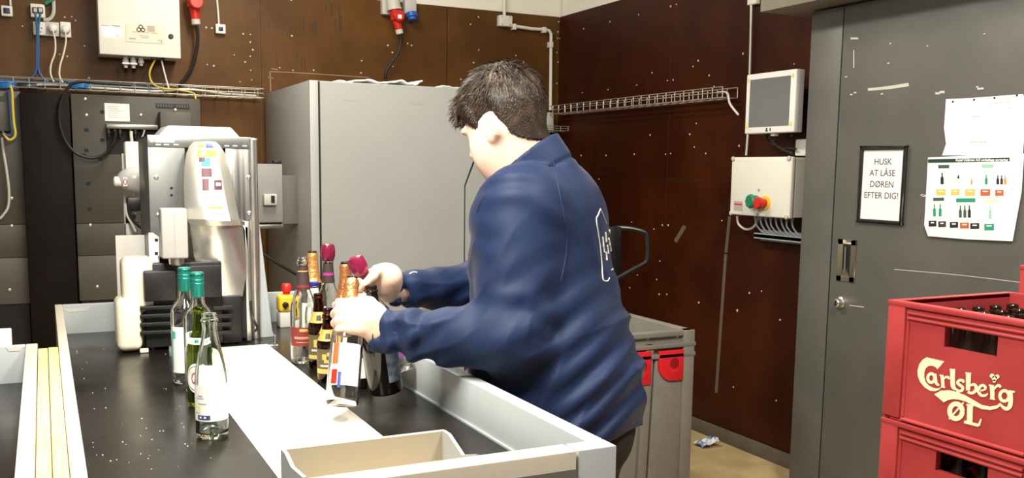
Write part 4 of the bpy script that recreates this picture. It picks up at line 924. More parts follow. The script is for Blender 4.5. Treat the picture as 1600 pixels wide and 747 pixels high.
a, b = fx(192, 277, ys-.042), fx(199, 291, ys-.042); MB().box((a[0], ys-.046, b[2]), (b[0], ys-.044, a[2])).build('red_tag', PAPER, t)
MB().tube([( (a[0]+b[0])/2 + .005*math.cos(k*math.pi/5), ys-.047, (a[2]+b[2])/2 + .010*math.sin(k*math.pi/5)) for k in range(10)], .0015, 5, closed=True).build('tag_symbol', RED, t)
a, b = fx(198, 308, ys), fx(236, 330, ys); MB().box((a[0], ys, b[2]), (b[0], ys+.05, a[2])).build('gear_case', BLACK, t, bevel=.006)
MB().tube(spline([fx(200, 320, ys), fx(205, 340, ys), fx(216, 352, ys), fx(228, 360, ys)], 6), .006, 8).build('cable', RUBBER, t, smooth=True)
MB().tube(spline([fx(196, 318, ys), fx(198, 335, ys), fx(206, 350, ys), fx(212, 362, ys)], 6), .004, 8).build('cable', LGREY, t, smooth=True)
a = fx(205, 356, ys+.085); MB().box((a[0]-.02, ys+.081, T-.1), (a[0]+.02, ys+.10, a[2]+.05)).build('post', STEELD, t, bevel=.003)
MB().box((a[0]-.06, ys+.03, 0), (a[0]+.06, ys+.15, T-.1)).build('stand', BLACKM, t, bevel=.005)

# ------------------------------------------------------------------ bottles
def glass(name, col, rough=.03):
    return mat(name, col, rough, trans=1.0, ior=1.45, spec=.5)
CLEAR = glass('glass_clear', (.97, .985, .975)); CLEARG = glass('glass_clear_greenish', (.90, .97, .93))
BROWNG = glass('glass_brown', (.20, .07, .015)); GREENG = glass('glass_green', (.33, .42, .04)); DARKG = mat('glass_near_black', (.010, .006, .005), .08, spec=.6)
OLIVEG = glass('glass_olive_brown', (.30, .22, .04))
TEALC = mat('teal_screwcap', (.02, .25, .20), .3, metal=.5); FOIL = mat('copper_foil', (.62, .26, .10), .33, metal=.7, bump=.4, bscale=90)
GOLDF = mat('gold_orange_foil', (.70, .36, .12), .33, metal=.6, bump=.4, bscale=90)
PURP = mat('purple_stopper', (.17, .008, .04), .25, coat=.4); GOLD = mat('gold_print', (.62, .43, .12), .4, metal=.3)
LABW = mat('label_white', (.80, .80, .78), .5); LABR = mat('label_wine_red', (.20, .025, .025), .5); LABD = mat('label_dark', (.05, .03, .03), .5)
def profile(h, r, kind):
    rn = .0145
    if kind == 'wine':   P = [(0,.003),(r*.86,0),(r,.006),(r,h*.60),(r*.97,h*.635),(r*.80,h*.68),(r*.50,h*.735),(rn+.001,h*.78),(rn,h*.97),(rn+.0015,h*.972),(rn+.0015,h*.995),(rn-.001,h)]
    elif kind == 'spark': P = [(0,.004),(r*.85,0),(r,.008),(r,h*.48),(r*.96,h*.54),(r*.78,h*.62),(r*.55,h*.70),(rn+.003,h*.80),(rn,h*.93),(rn+.002,h*.935),(rn+.002,h*.965),(rn,h*.97),(rn-.001,h)]
    elif kind == 'beer': P = [(0,.003),(r*.88,0),(r,.006),(r,h*.55),(r*.96,h*.60),(r*.74,h*.68),(r*.52,h*.76),(rn-.001,h*.86),(rn-.002,h*.935),(rn+.0005,h*.94),(rn+.0005,h*.955),(rn-.0015,h*.96),(rn-.0005,h*.985),(rn-.002,h)]
    elif kind == 'soda': P = [(0,.003),(r*.88,0),(r,.006),(r*.985,h*.10),(r*.985,h*.42),(r,h*.45),(r*.94,h*.54),(r*.74,h*.68),(r*.52,h*.80),(rn,h*.885),(rn+.001,h*.93),(rn+.0032,h*.935),(rn+.0032,h*.955),(rn,h*.96),(rn+.001,h*.985),(rn-.001,h)]
    return P
def radius_at(P, z):
    zs = [p[1] for p in P[1:]]; rs = [p[0] for p in P[1:]]; return float(np.interp(z, zs, rs))
def shell(mb, P, z0, z1, a0, a1, off, n=18, nz=4, zf=None, slant=0.0):
    V = []; F = []
    for i in range(nz+1):
        for j in range(n+1):
            a = a0+(a1-a0)*j/n; z = z0+(z1-z0)*i/nz + slant*(j/n-.5); r = radius_at(P, z)+off
            V.append((r*math.cos(a), r*math.sin(a), z))
    for i in range(nz):
        for j in range(n): k = i*(n+1)+j; F.append((k, k+1, k+n+2, k+n+1))
    return mb.add(V, F)
def bottle(name, label, base, h, r, kind, gm, parts=(), top=None, group='bottles on the sorting table', face=None):
    """base: world point of the bottle's foot; top: world point the axis aims at (for held, tilted ones)"""
    base = np.asarray(base, float); t = thing(name, label, 'bottle', base, group)
    d_ = np.array([0, 0, 1.]) if top is None else (np.asarray(top, float)-base)/np.linalg.norm(np.asarray(top, float)-base)
    q = Vector((0, 0, 1)).rotation_difference(Vector(d_)); t.rotation_mode = 'QUATERNION'; t.rotation_quaternion = q
    P = profile(h, r, kind)
    inner = [(max(p[0]-.0028, .0008), p[1]) for p in P[1:]]; inner[0] = (.0008, .010); inner[1] = (r-.006, .010); inner[2] = (r-.003, .015)
    body = MB().lathe(P[::1] + inner[::-1], 28, closed=False) if gm.name != 'glass_near_black' else MB().lathe(P, 28)
    body.build('glass_body', gm, t, smooth=True, local=True, sharp=50)
    if face is None:
        v = CAM - base; v = Vector((v[0], v[1], 0)); v = q.inverted() @ v; face = math.atan2(v[1], v[0])
    for p in parts:
        k = p[0]
        if k == 'label':      # name, z0, z1 (fractions), half angle, material, [subs]
            _, nm, za, zb, ha, m_, subs = p
            o = shell(MB(), P, h*za, h*zb, face-ha, face+ha, .0005).build(nm, m_, t, smooth=True, local=True)
            for sb in subs:   # sub print: name, z0, z1, a0, a1 (radians from face; + = to the left in view), material
                if sb[0] == 'text':
                    V, F = text_geo(sb[1], sb[2], bold=.0002); zc_ = h*sb[3]; R_ = radius_at(P, zc_)+.0016
                    mb = MB(); mb.add([((R_)*math.cos(face+sb[4]+v[0]/R_), R_*math.sin(face+sb[4]+v[0]/R_), zc_+v[1]) for v in V], F)
                    mb.build('lettering', sb[5], o, local=True)
                else:
                    shell(MB(), P, h*sb[1], h*sb[2], face+sb[3], face+sb[4], .0011, 8, 2).build(sb[0], sb[5], o, smooth=True, local=True)
        elif k == 'disc':     # oval label: name, zc, rz, ra, material, sub
            _, nm, zc_, rz, ra, m_, sub = p[:7]
            def oval(s_, off):
                V = [(( radius_at(P, h*zc_)+off)*math.cos(face+p_off), (radius_at(P, h*zc_)+off)*math.sin(face+p_off), h*zc_) for p_off in (p[7],)]
                n = 24
                for i in range(n):
                    a = 2*math.pi*i/n; z = h*zc_+rz*s_*math.sin(a); rr = radius_at(P, z)+off; V.append((rr*math.cos(face+p[7]+ra*s_*math.cos(a)), rr*math.sin(face+p[7]+ra*s_*math.cos(a)), z))
                return MB().add(V, [(0, 1+i, 1+(i+1) % n) for i in range(n)])
            o = oval(1.0, .0006).build(nm, m_, t, local=True)
            for s_, m2, of in sub: oval(s_, .0006+of).build('print_ring', m2, o, local=True)
        elif k == 'sleeve':   # full wrap foil: name, z0, z1, material, off
            _, nm, za, zb, m_, off = p
            prof = [(radius_at(P, h*(za+(zb-za)*i/10))+off, h*(za+(zb-za)*i/10)) for i in range(11)]
            MB().lathe([(prof[0][0]-off*.6, prof[0][1])]+prof, 24).build(nm, m_, t, smooth=True, local=True)
        elif k == 'cap':      # screwcap / crown: name, z0, z1, r, material, ridges
            _, nm, za, zb, rr, m_, ridged = p
            pr = [(rr*.98, h*za), (rr, h*za+.001), (rr, h*zb-.002), (rr-.002, h*zb), (.001, h*zb)]
            o = MB().lathe(pr, 26).build(nm, m_, t, smooth=True, local=True)
            if ridged:
                for zz in (za+(zb-za)*.55, za+(zb-za)*.70, za+(zb-za)*.93): MB().lathe([(rr+.0001, h*zz-.0012), (rr+.0008, h*zz), (rr+.0001, h*zz+.0012)], 26).build('cap_ring', m_, o, smooth=True, local=True)
        elif k == 'stopper':
            _, zb, m_ = p
            MB().lathe([(.014, h*zb-.014), (.0185, h*zb-.010), (.0215, h*zb+.002), (.0222, h*zb+.014), (.0208, h*zb+.028), (.0182, h*zb+.036), (.0135, h*zb+.0385), (.001, h*zb+.039)], 26).build('stopper', m_, t, smooth=True, local=True)
        elif k == 'mouth':
            MB().lathe([(.0105, h-.002), (.0125, h+.0006), (.0108, h+.0016), (.0085, h-.0005)], 20, closed=True).build('mouth_rim', p[1], t, smooth=True, local=True)
    return t
Z = lambda px, py: onZ(px, py, T+.0008)
BLUEL = mat('label_blue', (.04, .06, .25), .5); PALEB = mat('label_pale_blue', (.55, .66, .78), .5); TEALL = mat('label_teal', (.05, .45, .38), .5)
bottle('wine_bottle', 'clear wine bottle with teal screwcap, leftmost on the table', Z(293, 596), .293, .036, 'wine', CLEAR,
       [('cap', 'screwcap', .80, 1.004, .0158, TEALC, 1), ('label', 'label', .10, .50, 1.15, LABW, [('teal_edge', .12, .47, -1.12, -1.02, TEALL), ('teal_edge', .40, .46, -1.1, -.75, TEALL)])])
bottle('wine_bottle', 'clear wine bottle with teal screwcap behind the green beer bottle', Z(313, 611), .293, .035, 'wine', CLEAR,
       [('cap', 'screwcap', .80, 1.004, .0158, TEALC, 1), ('label', 'label', .10, .50, 1.15, LABW, [])], face=math.radians(60))
bottle('beer_bottle', 'green beer bottle with white oval label behind the clear one', Z(315, 632), .228, .0305, 'beer', GREENG,
       [('label', 'neck_label', .64, .70, 1.4, LABW, [('green_mark', .655, .685, -.5, -.1, GREENP), ('green_mark', .655, .685, .1, .5, GREENP)]),
        ('disc', 'oval_label', .30, .034, .80, LABW, [(.86, mat('label_green_ring', (.05, .18, .08), .5), .0006), (.80, LABW, .001), (.42, RED, .0014), (.30, LABW, .0018)], -.35), ('mouth', GREENG)])
bottle('beer_bottle', 'empty clear bottle with white and blue label at the front', Z(332, 681), .254, .0325, 'soda', CLEARG,
       [('label', 'label', .15, .44, 1.45, LABW, [('blue_block', .165, .20, -.95, -.10, BLUEL), ('white_mark', .175, .19, -.8, -.65, LABW), ('white_mark', .175, .19, -.5, -.35, LABW), ('blue_stripe', .30, .308, .35, 1.0, PALEB), ('blue_stripe', .25, .256, .2, 1.1, PALEB), ('ink_stripe', .29, .296, -.9, -.3, INKG), ('ink_stripe', .335, .345, -1.1, -.45, PALEB), ('ink_block', .345, .36, -.9, -.55, INKG), ('pale_block', .22, .28, -1.2, -.75, mat('label_cream', (.75, .74, .5), .5))]),
        ('label', 'collar_label', .44, .60, .85, mat('label_torn', (.80, .82, .80), .5), [])])
bottle('wine_bottle', 'clear open bottle with wine red label, left of the brown beers', Z(475, 565), .297, .0365, 'spark', CLEAR,
       [('label', 'label', .17, .35, 1.2, LABR, [('gold_line', .238, .262, -.75, .75, mat('label_rose_print', (.42, .22, .16), .5)), ('gold_line', .205, .21, -.6, .6, GOLD), ('gold_mark', .31, .335, -.3, .3, GOLD)]), ('label', 'neck_label', .70, .92, 3.0, LABD, [('gold_line', .72, .745, -1, 1, LABR), ('gold_line', .87, .88, -1, 1, GOLD)]), ('mouth', CLEAR)])
bottle('wine_bottle', 'tall bottle with gold orange foil neck, behind the blue capped one', Z(490, 533), .2865, .040, 'spark', OLIVEG,
       [('sleeve', 'foil', .66, .985, GOLDF, .0012), ('label', 'label', .14, .42, 1.2, LABW, []), ('mouth', BLACK)])
bottle('beer_bottle', 'small bottle with blue crown cap between the foil and red labels', Z(492, 552), .212, .027, 'beer', CLEAR,
       [('cap', 'crown_cap', .955, 1.01, .0145, mat('blue_cap', (.02, .03, .30), .35), 0), ('label', 'neck_label', .66, .93, 3.0, LABW, [('blue_wave', .74, .79, -1.2, .8, mat('label_sky', (.25, .40, .70), .5))]), ('label', 'label', .15, .46, 1.2, LABW, [])])
bottle('beer_bottle', 'brown beer bottle with gold neck label beside the red label bottle', Z(499, 574), .206, .0285, 'beer', BROWNG,
       [('label', 'label', .13, .46, 1.25, mat('label_olive', (.10, .075, .03), .5), [('gold_wing', .30, .40, -.5, .4, GOLD), ('gold_foot', .14, .19, -1.2, 1.2, GOLD), ('text', 'GRIMBERGEN', .0075, .255, 0, LABW)]), ('label', 'neck_label', .62, .76, 1.6, GOLD, [('wing', .65, .72, -.3, .3, LABD)])])
bottle('beer_bottle', 'brown beer bottle with gold phoenix label at the front of the row', Z(513, 595), .175, .0285, 'beer', BROWNG,
       [('label', 'label', .13, .50, 1.25, mat('label_olive', (.10, .075, .03), .5), [('gold_foot', .14, .21, -1.2, 1.2, GOLD), ('wing', .30, .345, -.35, .35, GOLD), ('wing', .345, .43, -.52, -.15, GOLD), ('wing', .345, .43, .15, .52, GOLD), ('wing', .40, .455, -.10, .12, GOLD), ('text', 'GRIMBERGEN', .0072, .255, 0, LABW)]), ('label', 'neck_label', .62, .78, 1.6, GOLD, [('wing', .65, .73, -.3, .3, LABD)])])
bottle('beer_bottle', 'brown beer bottle half hidden behind the phoenix label bottle', Z(514, 583), .176, .0275, 'beer', BROWNG,
       [('label', 'label', .13, .50, 1.25, mat('label_olive', (.10, .075, .03), .5), []), ('label', 'neck_label', .62, .78, 1.6, GOLD, [])])
bottle('wine_bottle', 'tall clear bottle with upright purple stopper', Z(514, 545), .283, .036, 'spark', CLEAR,
       [('stopper', 1.0, PURP), ('label', 'neck_label', .72, .93, 3.0, LABD, [('gold_line', .80, .83, -1, 1, mat('label_magenta', (.35, .03, .2), .5))]), ('label', 'label', .16, .40, 1.2, LABR, [])])
bottle('wine_bottle', 'dark bottle with copper foil neck beside the purple stopper', Z(541, 561), .281, .040, 'spark', DARKG,
       [('sleeve', 'foil', .62, .985, FOIL, .0012), ('label', 'label', .16, .44, 1.1, LABW, []), ('mouth', BLACK)])

bottle('beer_bottle', 'dark bottle with small white barcode label behind the held bottle', Z(562, 604), .20, .034, 'beer', DARKG,
       [('label', 'label', .14, .40, .75, LABW, [('barcode', .16, .30, -.55 + .11*k, -.50 + .11*k, INK) for k in range(6)])])
# bottles in the hands
BN0, BN1 = onD(603, 612, 2.17), onD(579, 446, 2.12)
bottle('beer_bottle', 'large dark bottle with blue side label held below the right hand', BN0, float(np.linalg.norm(BN1-BN0)), .040, 'beer', DARKG,
       [('label', 'label', .12, .62, .62, mat('label_slate_blue', (.10, .14, .24), .45, col2=(.30, .36, .46), nscale=60), [])], top=BN1, group='bottles in the man\'s hands', face=math.radians(-56))
BM0, BM1 = onD(629, 578, 2.33), onD(563, 424, 2.27)
bottle('wine_bottle', 'clear bottle with purple stopper and purple label in the right hand', BM0, float(np.linalg.norm(BM1-BM0)), .033, 'spark', CLEAR,
       [('stopper', 1.0, PURP), ('label', 'label', .14, .42, 1.25, mat('label_purple', (.22, .08, .30), .45), [('print', .26, .34, -.6, .3, LABW)])], top=BM1, group='bottles in the man\'s hands')
BO0, BO1 = onD(534, 634, 2.05), onD(550, 434, 2.12)
bottle('wine_bottle', 'foil necked clear bottle with white and red label in the left hand', BO0, float(np.linalg.norm(BO1-BO0)), .036, 'spark', CLEAR,
       [('sleeve', 'foil', .60, .985, FOIL, .0012), ('label', 'label', .14, .46, .95, LABW, [('red_stripe', .15, .26, -.85, -.45, RED), ('red_stripe', .30, .46, -.85, -.45, mat('label_orange_red', (.55, .10, .03), .5)), ('navy_stripe', .12, .24, -.40, -.2, BLUEL)]), ('mouth', BLACK)], top=BO1, group='bottles in the man\'s hands')
# ------------------------------------------------------------------ red beer crates
CX, CY, CZT, CH = 1.762, 1.578, 1.212, .281      # far left top corner of the front crate
CLX, CLY = .42, .42
def crate_mesh(hole=True):
    """local: x 0..CLX, y -CLY..0, z 0..CH-.002 ; logo side is the x=0 face"""
    mb = MB(); H_ = CH-.002; w_ = .016
    hy0, hy1, hz0, hz1 = -.285, -.155, H_-.086, H_-.040
    def side_x(x0, x1):
        mb.box((x0, -CLY, 0), (x1, 0, hz0)); mb.box((x0, -CLY, hz1), (x1, 0, H_)); mb.box((x0, -CLY, hz0), (x1, hy0, hz1)); mb.box((x0, hy1, hz0), (x1, 0, hz1))
    side_x(.006, .006+w_); side_x(CLX-w_-.006, CLX-.006)
    def side_y(y0, y1):
        mb.box((.006, y0, 0), (CLX-.006, y1, hz0)); mb.box((.006, y0, hz1), (CLX-.006, y1, H_)); mb.box((.006, y0, hz0), (.145, y1, hz1)); mb.box((CLX-.145, y0, hz0), (CLX-.006, y1, hz1))
    side_y(-.006-w_, -.006); side_y(-CLY+.006, -CLY+.006+w_)
    mb.box((.01, -CLY+.01, 0), (CLX-.01, -.01, .012))
    for k in range(1, 6): y_ = -.0245-(CLY-.049)*k/6; mb.box((.02, y_-.0008, .012), (CLX-.02, y_+.0008, .15))
    for k in range(1, 6): x_ = .0245+(CLX-.049)*k/6; mb.box((x_-.0008, -CLY+.02, .012), (x_+.0008, -.02, .15))
    return mb
def crate_post(k):
    mb = MB(); H_ = CH-.002; x_, y_ = ((0, 0), (0, 1), (1, 0), (1, 1))[k]; xo, yo = (0, CLX)[x_], (0, -CLY)[y_]; sx, sy = (1, -1)[x_], (-1, 1)[y_]
    mb.prism([(xo, yo, .006), (xo+sx*.05, yo, .006), (xo+sx*.05, yo+sy*.021, .006), (xo+sx*.021, yo+sy*.021, .006), (xo+sx*.021, yo+sy*.05, .006), (xo, yo+sy*.05, .006)], (0, 0, H_-.010))
    return mb
def crate_rim():
    mb = MB(); H_ = CH-.002
    o_ = [(-.001, .001), (CLX+.001, .001), (CLX+.001, -CLY-.001), (-.001, -CLY-.001)]; n_ = [(.022, -.022), (CLX-.022, -.022), (CLX-.022, -CLY+.022), (.022, -CLY+.022)]
    V = [(a, b, z) for z in (H_-.012, H_) for a, b in o_+n_]; F = []
    for k in range(4):
        q = (k+1) % 4; F += [(k, q, 4+q, 4+k), (8+k, 8+q, 12+q, 12+k), (k, q, 8+q, 8+k), (4+k, 4+q, 12+q, 12+k)]
    return mb.add(V, F)
def crate_rib(z_): return MB().tube([(.005, -.055, z_), (.005, -CLY+.055, z_)], .0045, 8)
PIECES = [('crate_body', crate_mesh, .0), ('rim', crate_rim, .002)] + [('corner_post', (lambda k=k: crate_post(k)), .004) for k in range(4)] + [('rib', (lambda z=z: crate_rib(z)), 0) for z in (CH-.026, CH-.038, .006)] + [('panel_edge', (lambda: MB().tube([(.005, -.058, .012), (.005, -.058, CH-.047)], .003, 8)), 0)]
cm = [None]*len(PIECES)
def crate(loc, label, logo, group='red beer crates in stacks'):
    t = thing('beer_crate', label, 'crate', loc, group)
    for i, (nm, fn, bv) in enumerate(PIECES):
        if cm[i] is None: o = fn().build(nm, CRATE, t, bevel=bv, local=True, smooth=True); cm[i] = o.data
        else: o = bpy.data.objects.new(nm, cm[i]); COL.objects.link(o); o.parent = t
    if logo: logo(t, loc)
    return t
SX = 887/190.0
LGK = [0]
def lg(a, b): p = onX(1410 + a/SX, 530 + b/SX, CX+.006-.0008-.00004*LGK[0]); return p
LOGO_V = []; LOGO_F = []
def build_logo():
    mb = MB()
    def poly(pts): mb.add([lg(*p) for p in pts], [tuple(range(len(pts)))])
    Cp = [(175,132),(306,162),(256,220),(240,203),(215,193),(190,196),(170,213),(160,243),(160,280),(172,315),(195,340),(225,355),(255,360),(282,352),(270,368),(240,380),(205,378),(165,355),(130,315),(112,270),(110,230),(122,185),(145,152)]
    mid = [(19+0, 0)]
    # C built as quads between outer and inner contour
    outer = [(306,162),(240,147),(175,132),(145,152),(122,185),(110,230),(112,270),(130,315),(165,355),(205,378),(240,380),(270,368),(282,352)]
    inner = [(256,220),(240,203),(215,193),(190,196),(170,213),(160,243),(160,280),(172,315),(195,340),(225,355),(245,359),(265,358),(282,352)]
    mb.add([lg(*p) for p in outer] + [lg(*p) for p in inner], [(i, i+1, 13+i+1, 13+i) for i in range(12)])
    def R(pts, w_, s=5): LGK[0] += 1; ribbon(mb, pts, w_, lg, s)
    def ring(cx, cy, rx, ry, w_, a0=0, a1=360): R([(cx+rx*math.cos(math.radians(a0+(a1-a0)*k/16)), cy+ry*math.sin(math.radians(a0+(a1-a0)*k/16))) for k in range(17)], w_, 2)
    ring(210, 284, 25, 32, 22); R([(238,252),(243,300),(250,326),(268,336)], [20,22,20,14])
    R([(288,262),(293,300),(296,348)], 24); R([(272,262),(290,268)], 12, 1); R([(280,346),(312,352)], 10, 1); R([(300,292),(318,276),(334,280),(342,292)], [10,16,20,12])
    R([(366,218),(366,300),(370,345),(388,366)], [38,34,34,18]); R([(346,220),(366,226)], 14, 1)
    R([(446,318),(440,302),(416,300),(402,318),(420,336),(440,352),(434,374),(406,378),(392,362)], [16,20,20,20,22,20,20,20,14])
    R([(482,244),(480,320),(478,374)], [38,34,30]); R([(460,246),(482,250)], 12, 1); R([(496,338),(520,330),(538,348),(532,378),(505,394),(476,384)], [14,20,24,24,20,18])
    R([(560,378),(600,368),(604,348),(584,336),(562,352),(556,384),(576,410),(606,410),(622,396)], [10,14,20,20,22,24,20,18,10])
    R([(652,336),(656,390),(656,436)], [32,32,30]); R([(632,334),(652,340)], 12, 1); R([(638,434),(676,440)], 10, 1); R([(668,368),(686,344),(704,338),(718,352)], [10,18,22,16])
    ring(744, 414, 33, 38, 24); R([(788,384),(790,440),(784,488),(762,508),(736,498),(716,476)], [30,34,34,28,22,14]); R([(776,378),(820,386)], 14, 1)
    up = [(232,402),(280,376),(340,372),(400,385),(460,410),(520,445),(580,480),(640,492),(690,482),(714,462)]
    dn = [(302,462),(330,446),(365,438),(410,441),(460,455),(520,485),(580,510),(640,518),(690,506),(722,482)]
    mb.add([lg(*p) for p in up] + [lg(*p) for p in dn], [(i, i+1, 11+i, 10+i) for i in range(9)])
    for cx, cy, r_ in ((654,268,17),(692,274,16),(672,286,20),(670,306,12)): mb.add([lg(cx+r_*math.cos(k*math.pi/6), cy+r_*math.sin(k*math.pi/6)) for k in range(12)], [tuple(range(12))])
    ring(391, 526, 46, 54, 36); R([(340,584),(395,522),(446,462)], 13, 1)
    R([(494,478),(492,540),(490,606)], 42); R([(468,478),(520,488)], 14, 1); R([(450,602),(556,630)], 22, 1); R([(556,632),(574,582)], [20, 10], 1)
    return mb.v, mb.f
def logo(t, loc):
    global LOGO_V, LOGO_F
    if not LOGO_V: LOGO_V, LOGO_F = build_logo()
    mb = MB(); dz = loc[2] - (CZT-CH); mb.add([(v[0], v[1], v[2]+dz) for v in LOGO_V], LOGO_F); mb.build('lettering', PRINTC, t)
crate_locs = [CZT - CH*(k+1) for k in range(4)]
LB = ['topmost red beer crate of the front stack, full of brown bottles', 'red beer crate directly below the topmost one', 'third red crate down in the front stack', 'lowest red crate of the front stack']
for k in range(4): crate((CX, CY, crate_locs[k]), LB[k], logo if k < 2 else None)
zpal = crate_locs[3]
def pallet(x0, y0, x1, y1, ztop, label):
    t = thing('wooden_pallet', label, 'pallet', ((x0+x1)/2, (y0+y1)/2, 0))
    for k in range(4): MB().box((x0+(x1-x0)*k/4+.01, y0, ztop-.02), (x0+(x1-x0)*(k+1)/4-.01, y1, ztop-.001)).build('board', WOOD, t)
    for k in range(3): yy = y0+(y1-y0-.06)*k/2; MB().box((x0, yy, 0), (x1, yy+.06, ztop-.02)).build('bearer', WOOD, t)
pallet(CX+.005, CY-CLY+.005, CX+CLX-.005, CY-.005, zpal, 'small wooden pallet under the front crate stack')
# second stack to the right, only its corner shows
p_ = onY(1594, 413, CY+.02); X2 = CX+CLX+.05
p2z = onX(1594, 413, X2); Y2 = p2z[1]; Z2 = p2z[2]
LB2 = ['topmost red crate of the taller stack at the right edge', 'second red crate of the taller stack at the right edge', 'third red crate of the taller stack at the right edge', 'fourth red crate of the taller stack at the right edge']
for k in range(4): crate((X2, Y2, Z2-CH*(k+1)), LB2[k], None)
pallet(X2+.005, Y2-CLY+.005, X2+CLX-.005, Y2-.005, Z2-CH*4, 'small wooden pallet under the taller crate stack')
# bottles in the two crates that show them
CB = mat('crate_bottle_brown', (.014, .007, .004), .12, spec=.6)
P_ = profile(.243, .0290, 'beer')
bm_body = MB().lathe(P_, 20); bm_rim = MB().lathe([(.0105, .241), (.0138, .2425), (.012, .2445), (.0085, .2415)], 18, closed=True)
proto = None
def crate_bottle(loc, label, group, lab=None):
    global proto
    t = thing('crate_bottle', label, 'bottle', loc, group)
    if proto is None:
        a_ = bm_body.build('glass_body', CB, t, smooth=True, local=True, sharp=50); b_ = bm_rim.build('mouth_rim', CB, t, smooth=True, local=True)
        c_ = shell(MB(), P_, .035, .10, 0, 2*math.pi, .0006, 20).build('label', mat('crate_bottle_label', (.45, .50, .42), .5, col2=(.04, .16, .08), nscale=30), t, smooth=True, local=True); proto = (a_, b_, c_)
    else:
        for q in proto: c = q.copy(); COL.objects.link(c); c.parent = t
    return t
for i in range(6):
    for j in range(6):
        x_, y_ = CX+.0245+(CLX-.049)*(i+.5)/6, CY-.0245-(CLY-.049)*(j+.5)/6
        if i == 0: lab = 'brown empty bottle behind the logo side of the top crate'
        else: lab = 'brown empty bottle standing in the top red crate, inner rows'
        crate_bottle((x_, y_, crate_locs[0]+.0122), lab, 'bottles in the top crate, logo row' if i == 0 else 'bottles in the top crate, inner rows')
for j in range(6): crate_bottle((CX+.0245+(CLX-.049)*.5/6, CY-.0245-(CLY-.049)*(j+.5)/6, crate_locs[1]+.0122), 'brown bottle seen through the handle of the lower crate', 'bottles in the lower crate')
# ------------------------------------------------------------------ the man at the table (signed distance body, one surface)
class SDF:
    def __init__(s): s.p = []
    def add(s, fn, c, br, k=.02, op='u'): s.p.append((fn, np.asarray(c, float), br, k, op)); return s
    def cone(s, a, b, r1, r2, k=.02, op='u'):
        a, b = np.asarray(a, float), np.asarray(b, float); ba = b-a; bb = ba.dot(ba)
        def f(p):
            pa = p-a; h = np.clip(pa@ba/bb, 0, 1); return np.linalg.norm(pa-h[:, None]*ba, axis=1)-(r1+(r2-r1)*h)
        return s.add(f, (a+b)/2, np.sqrt(bb)/2+max(r1, r2), k, op)
    def chain(s, pts, rs, k=.01, op='u'):
        for i in range(len(pts)-1): s.cone(pts[i], pts[i+1], rs[i], rs[i+1], k if i == 0 else .004, op)
        return s
    def ell(s, c, A, r, k=.02, op='u'):
        c = np.asarray(c, float); A = np.asarray(A, float); r = np.asarray(r, float)
        def f(p):
            q = (p-c)@A.T; k0 = np.linalg.norm(q/r, axis=1); k1 = np.linalg.norm(q/(r*r), axis=1)+1e-9; return k0*(k0-1)/k1
        return s.add(f, c, max(r), k, op)
    def __call__(s, p, bc=None, br=0):
        d = np.full(len(p), .3)
        for fn, c, r, k, op in s.p:
            if bc is not None and np.linalg.norm(bc-c)-r-br > .09: continue
            e = fn(p)
            if op == 'u':
                h = np.clip(.5+.5*(d-e)/k, 0, 1); d = d+(e-d)*h-k*h*(1-h)
            elif op == 's':
                h = np.clip(.5-.5*(d+e)/k, 0, 1); d = d+(-e-d)*h+k*h*(1-h)
            elif op == 'i': d = np.maximum(d, e)
            elif op == 'd': d = d + e
        return d
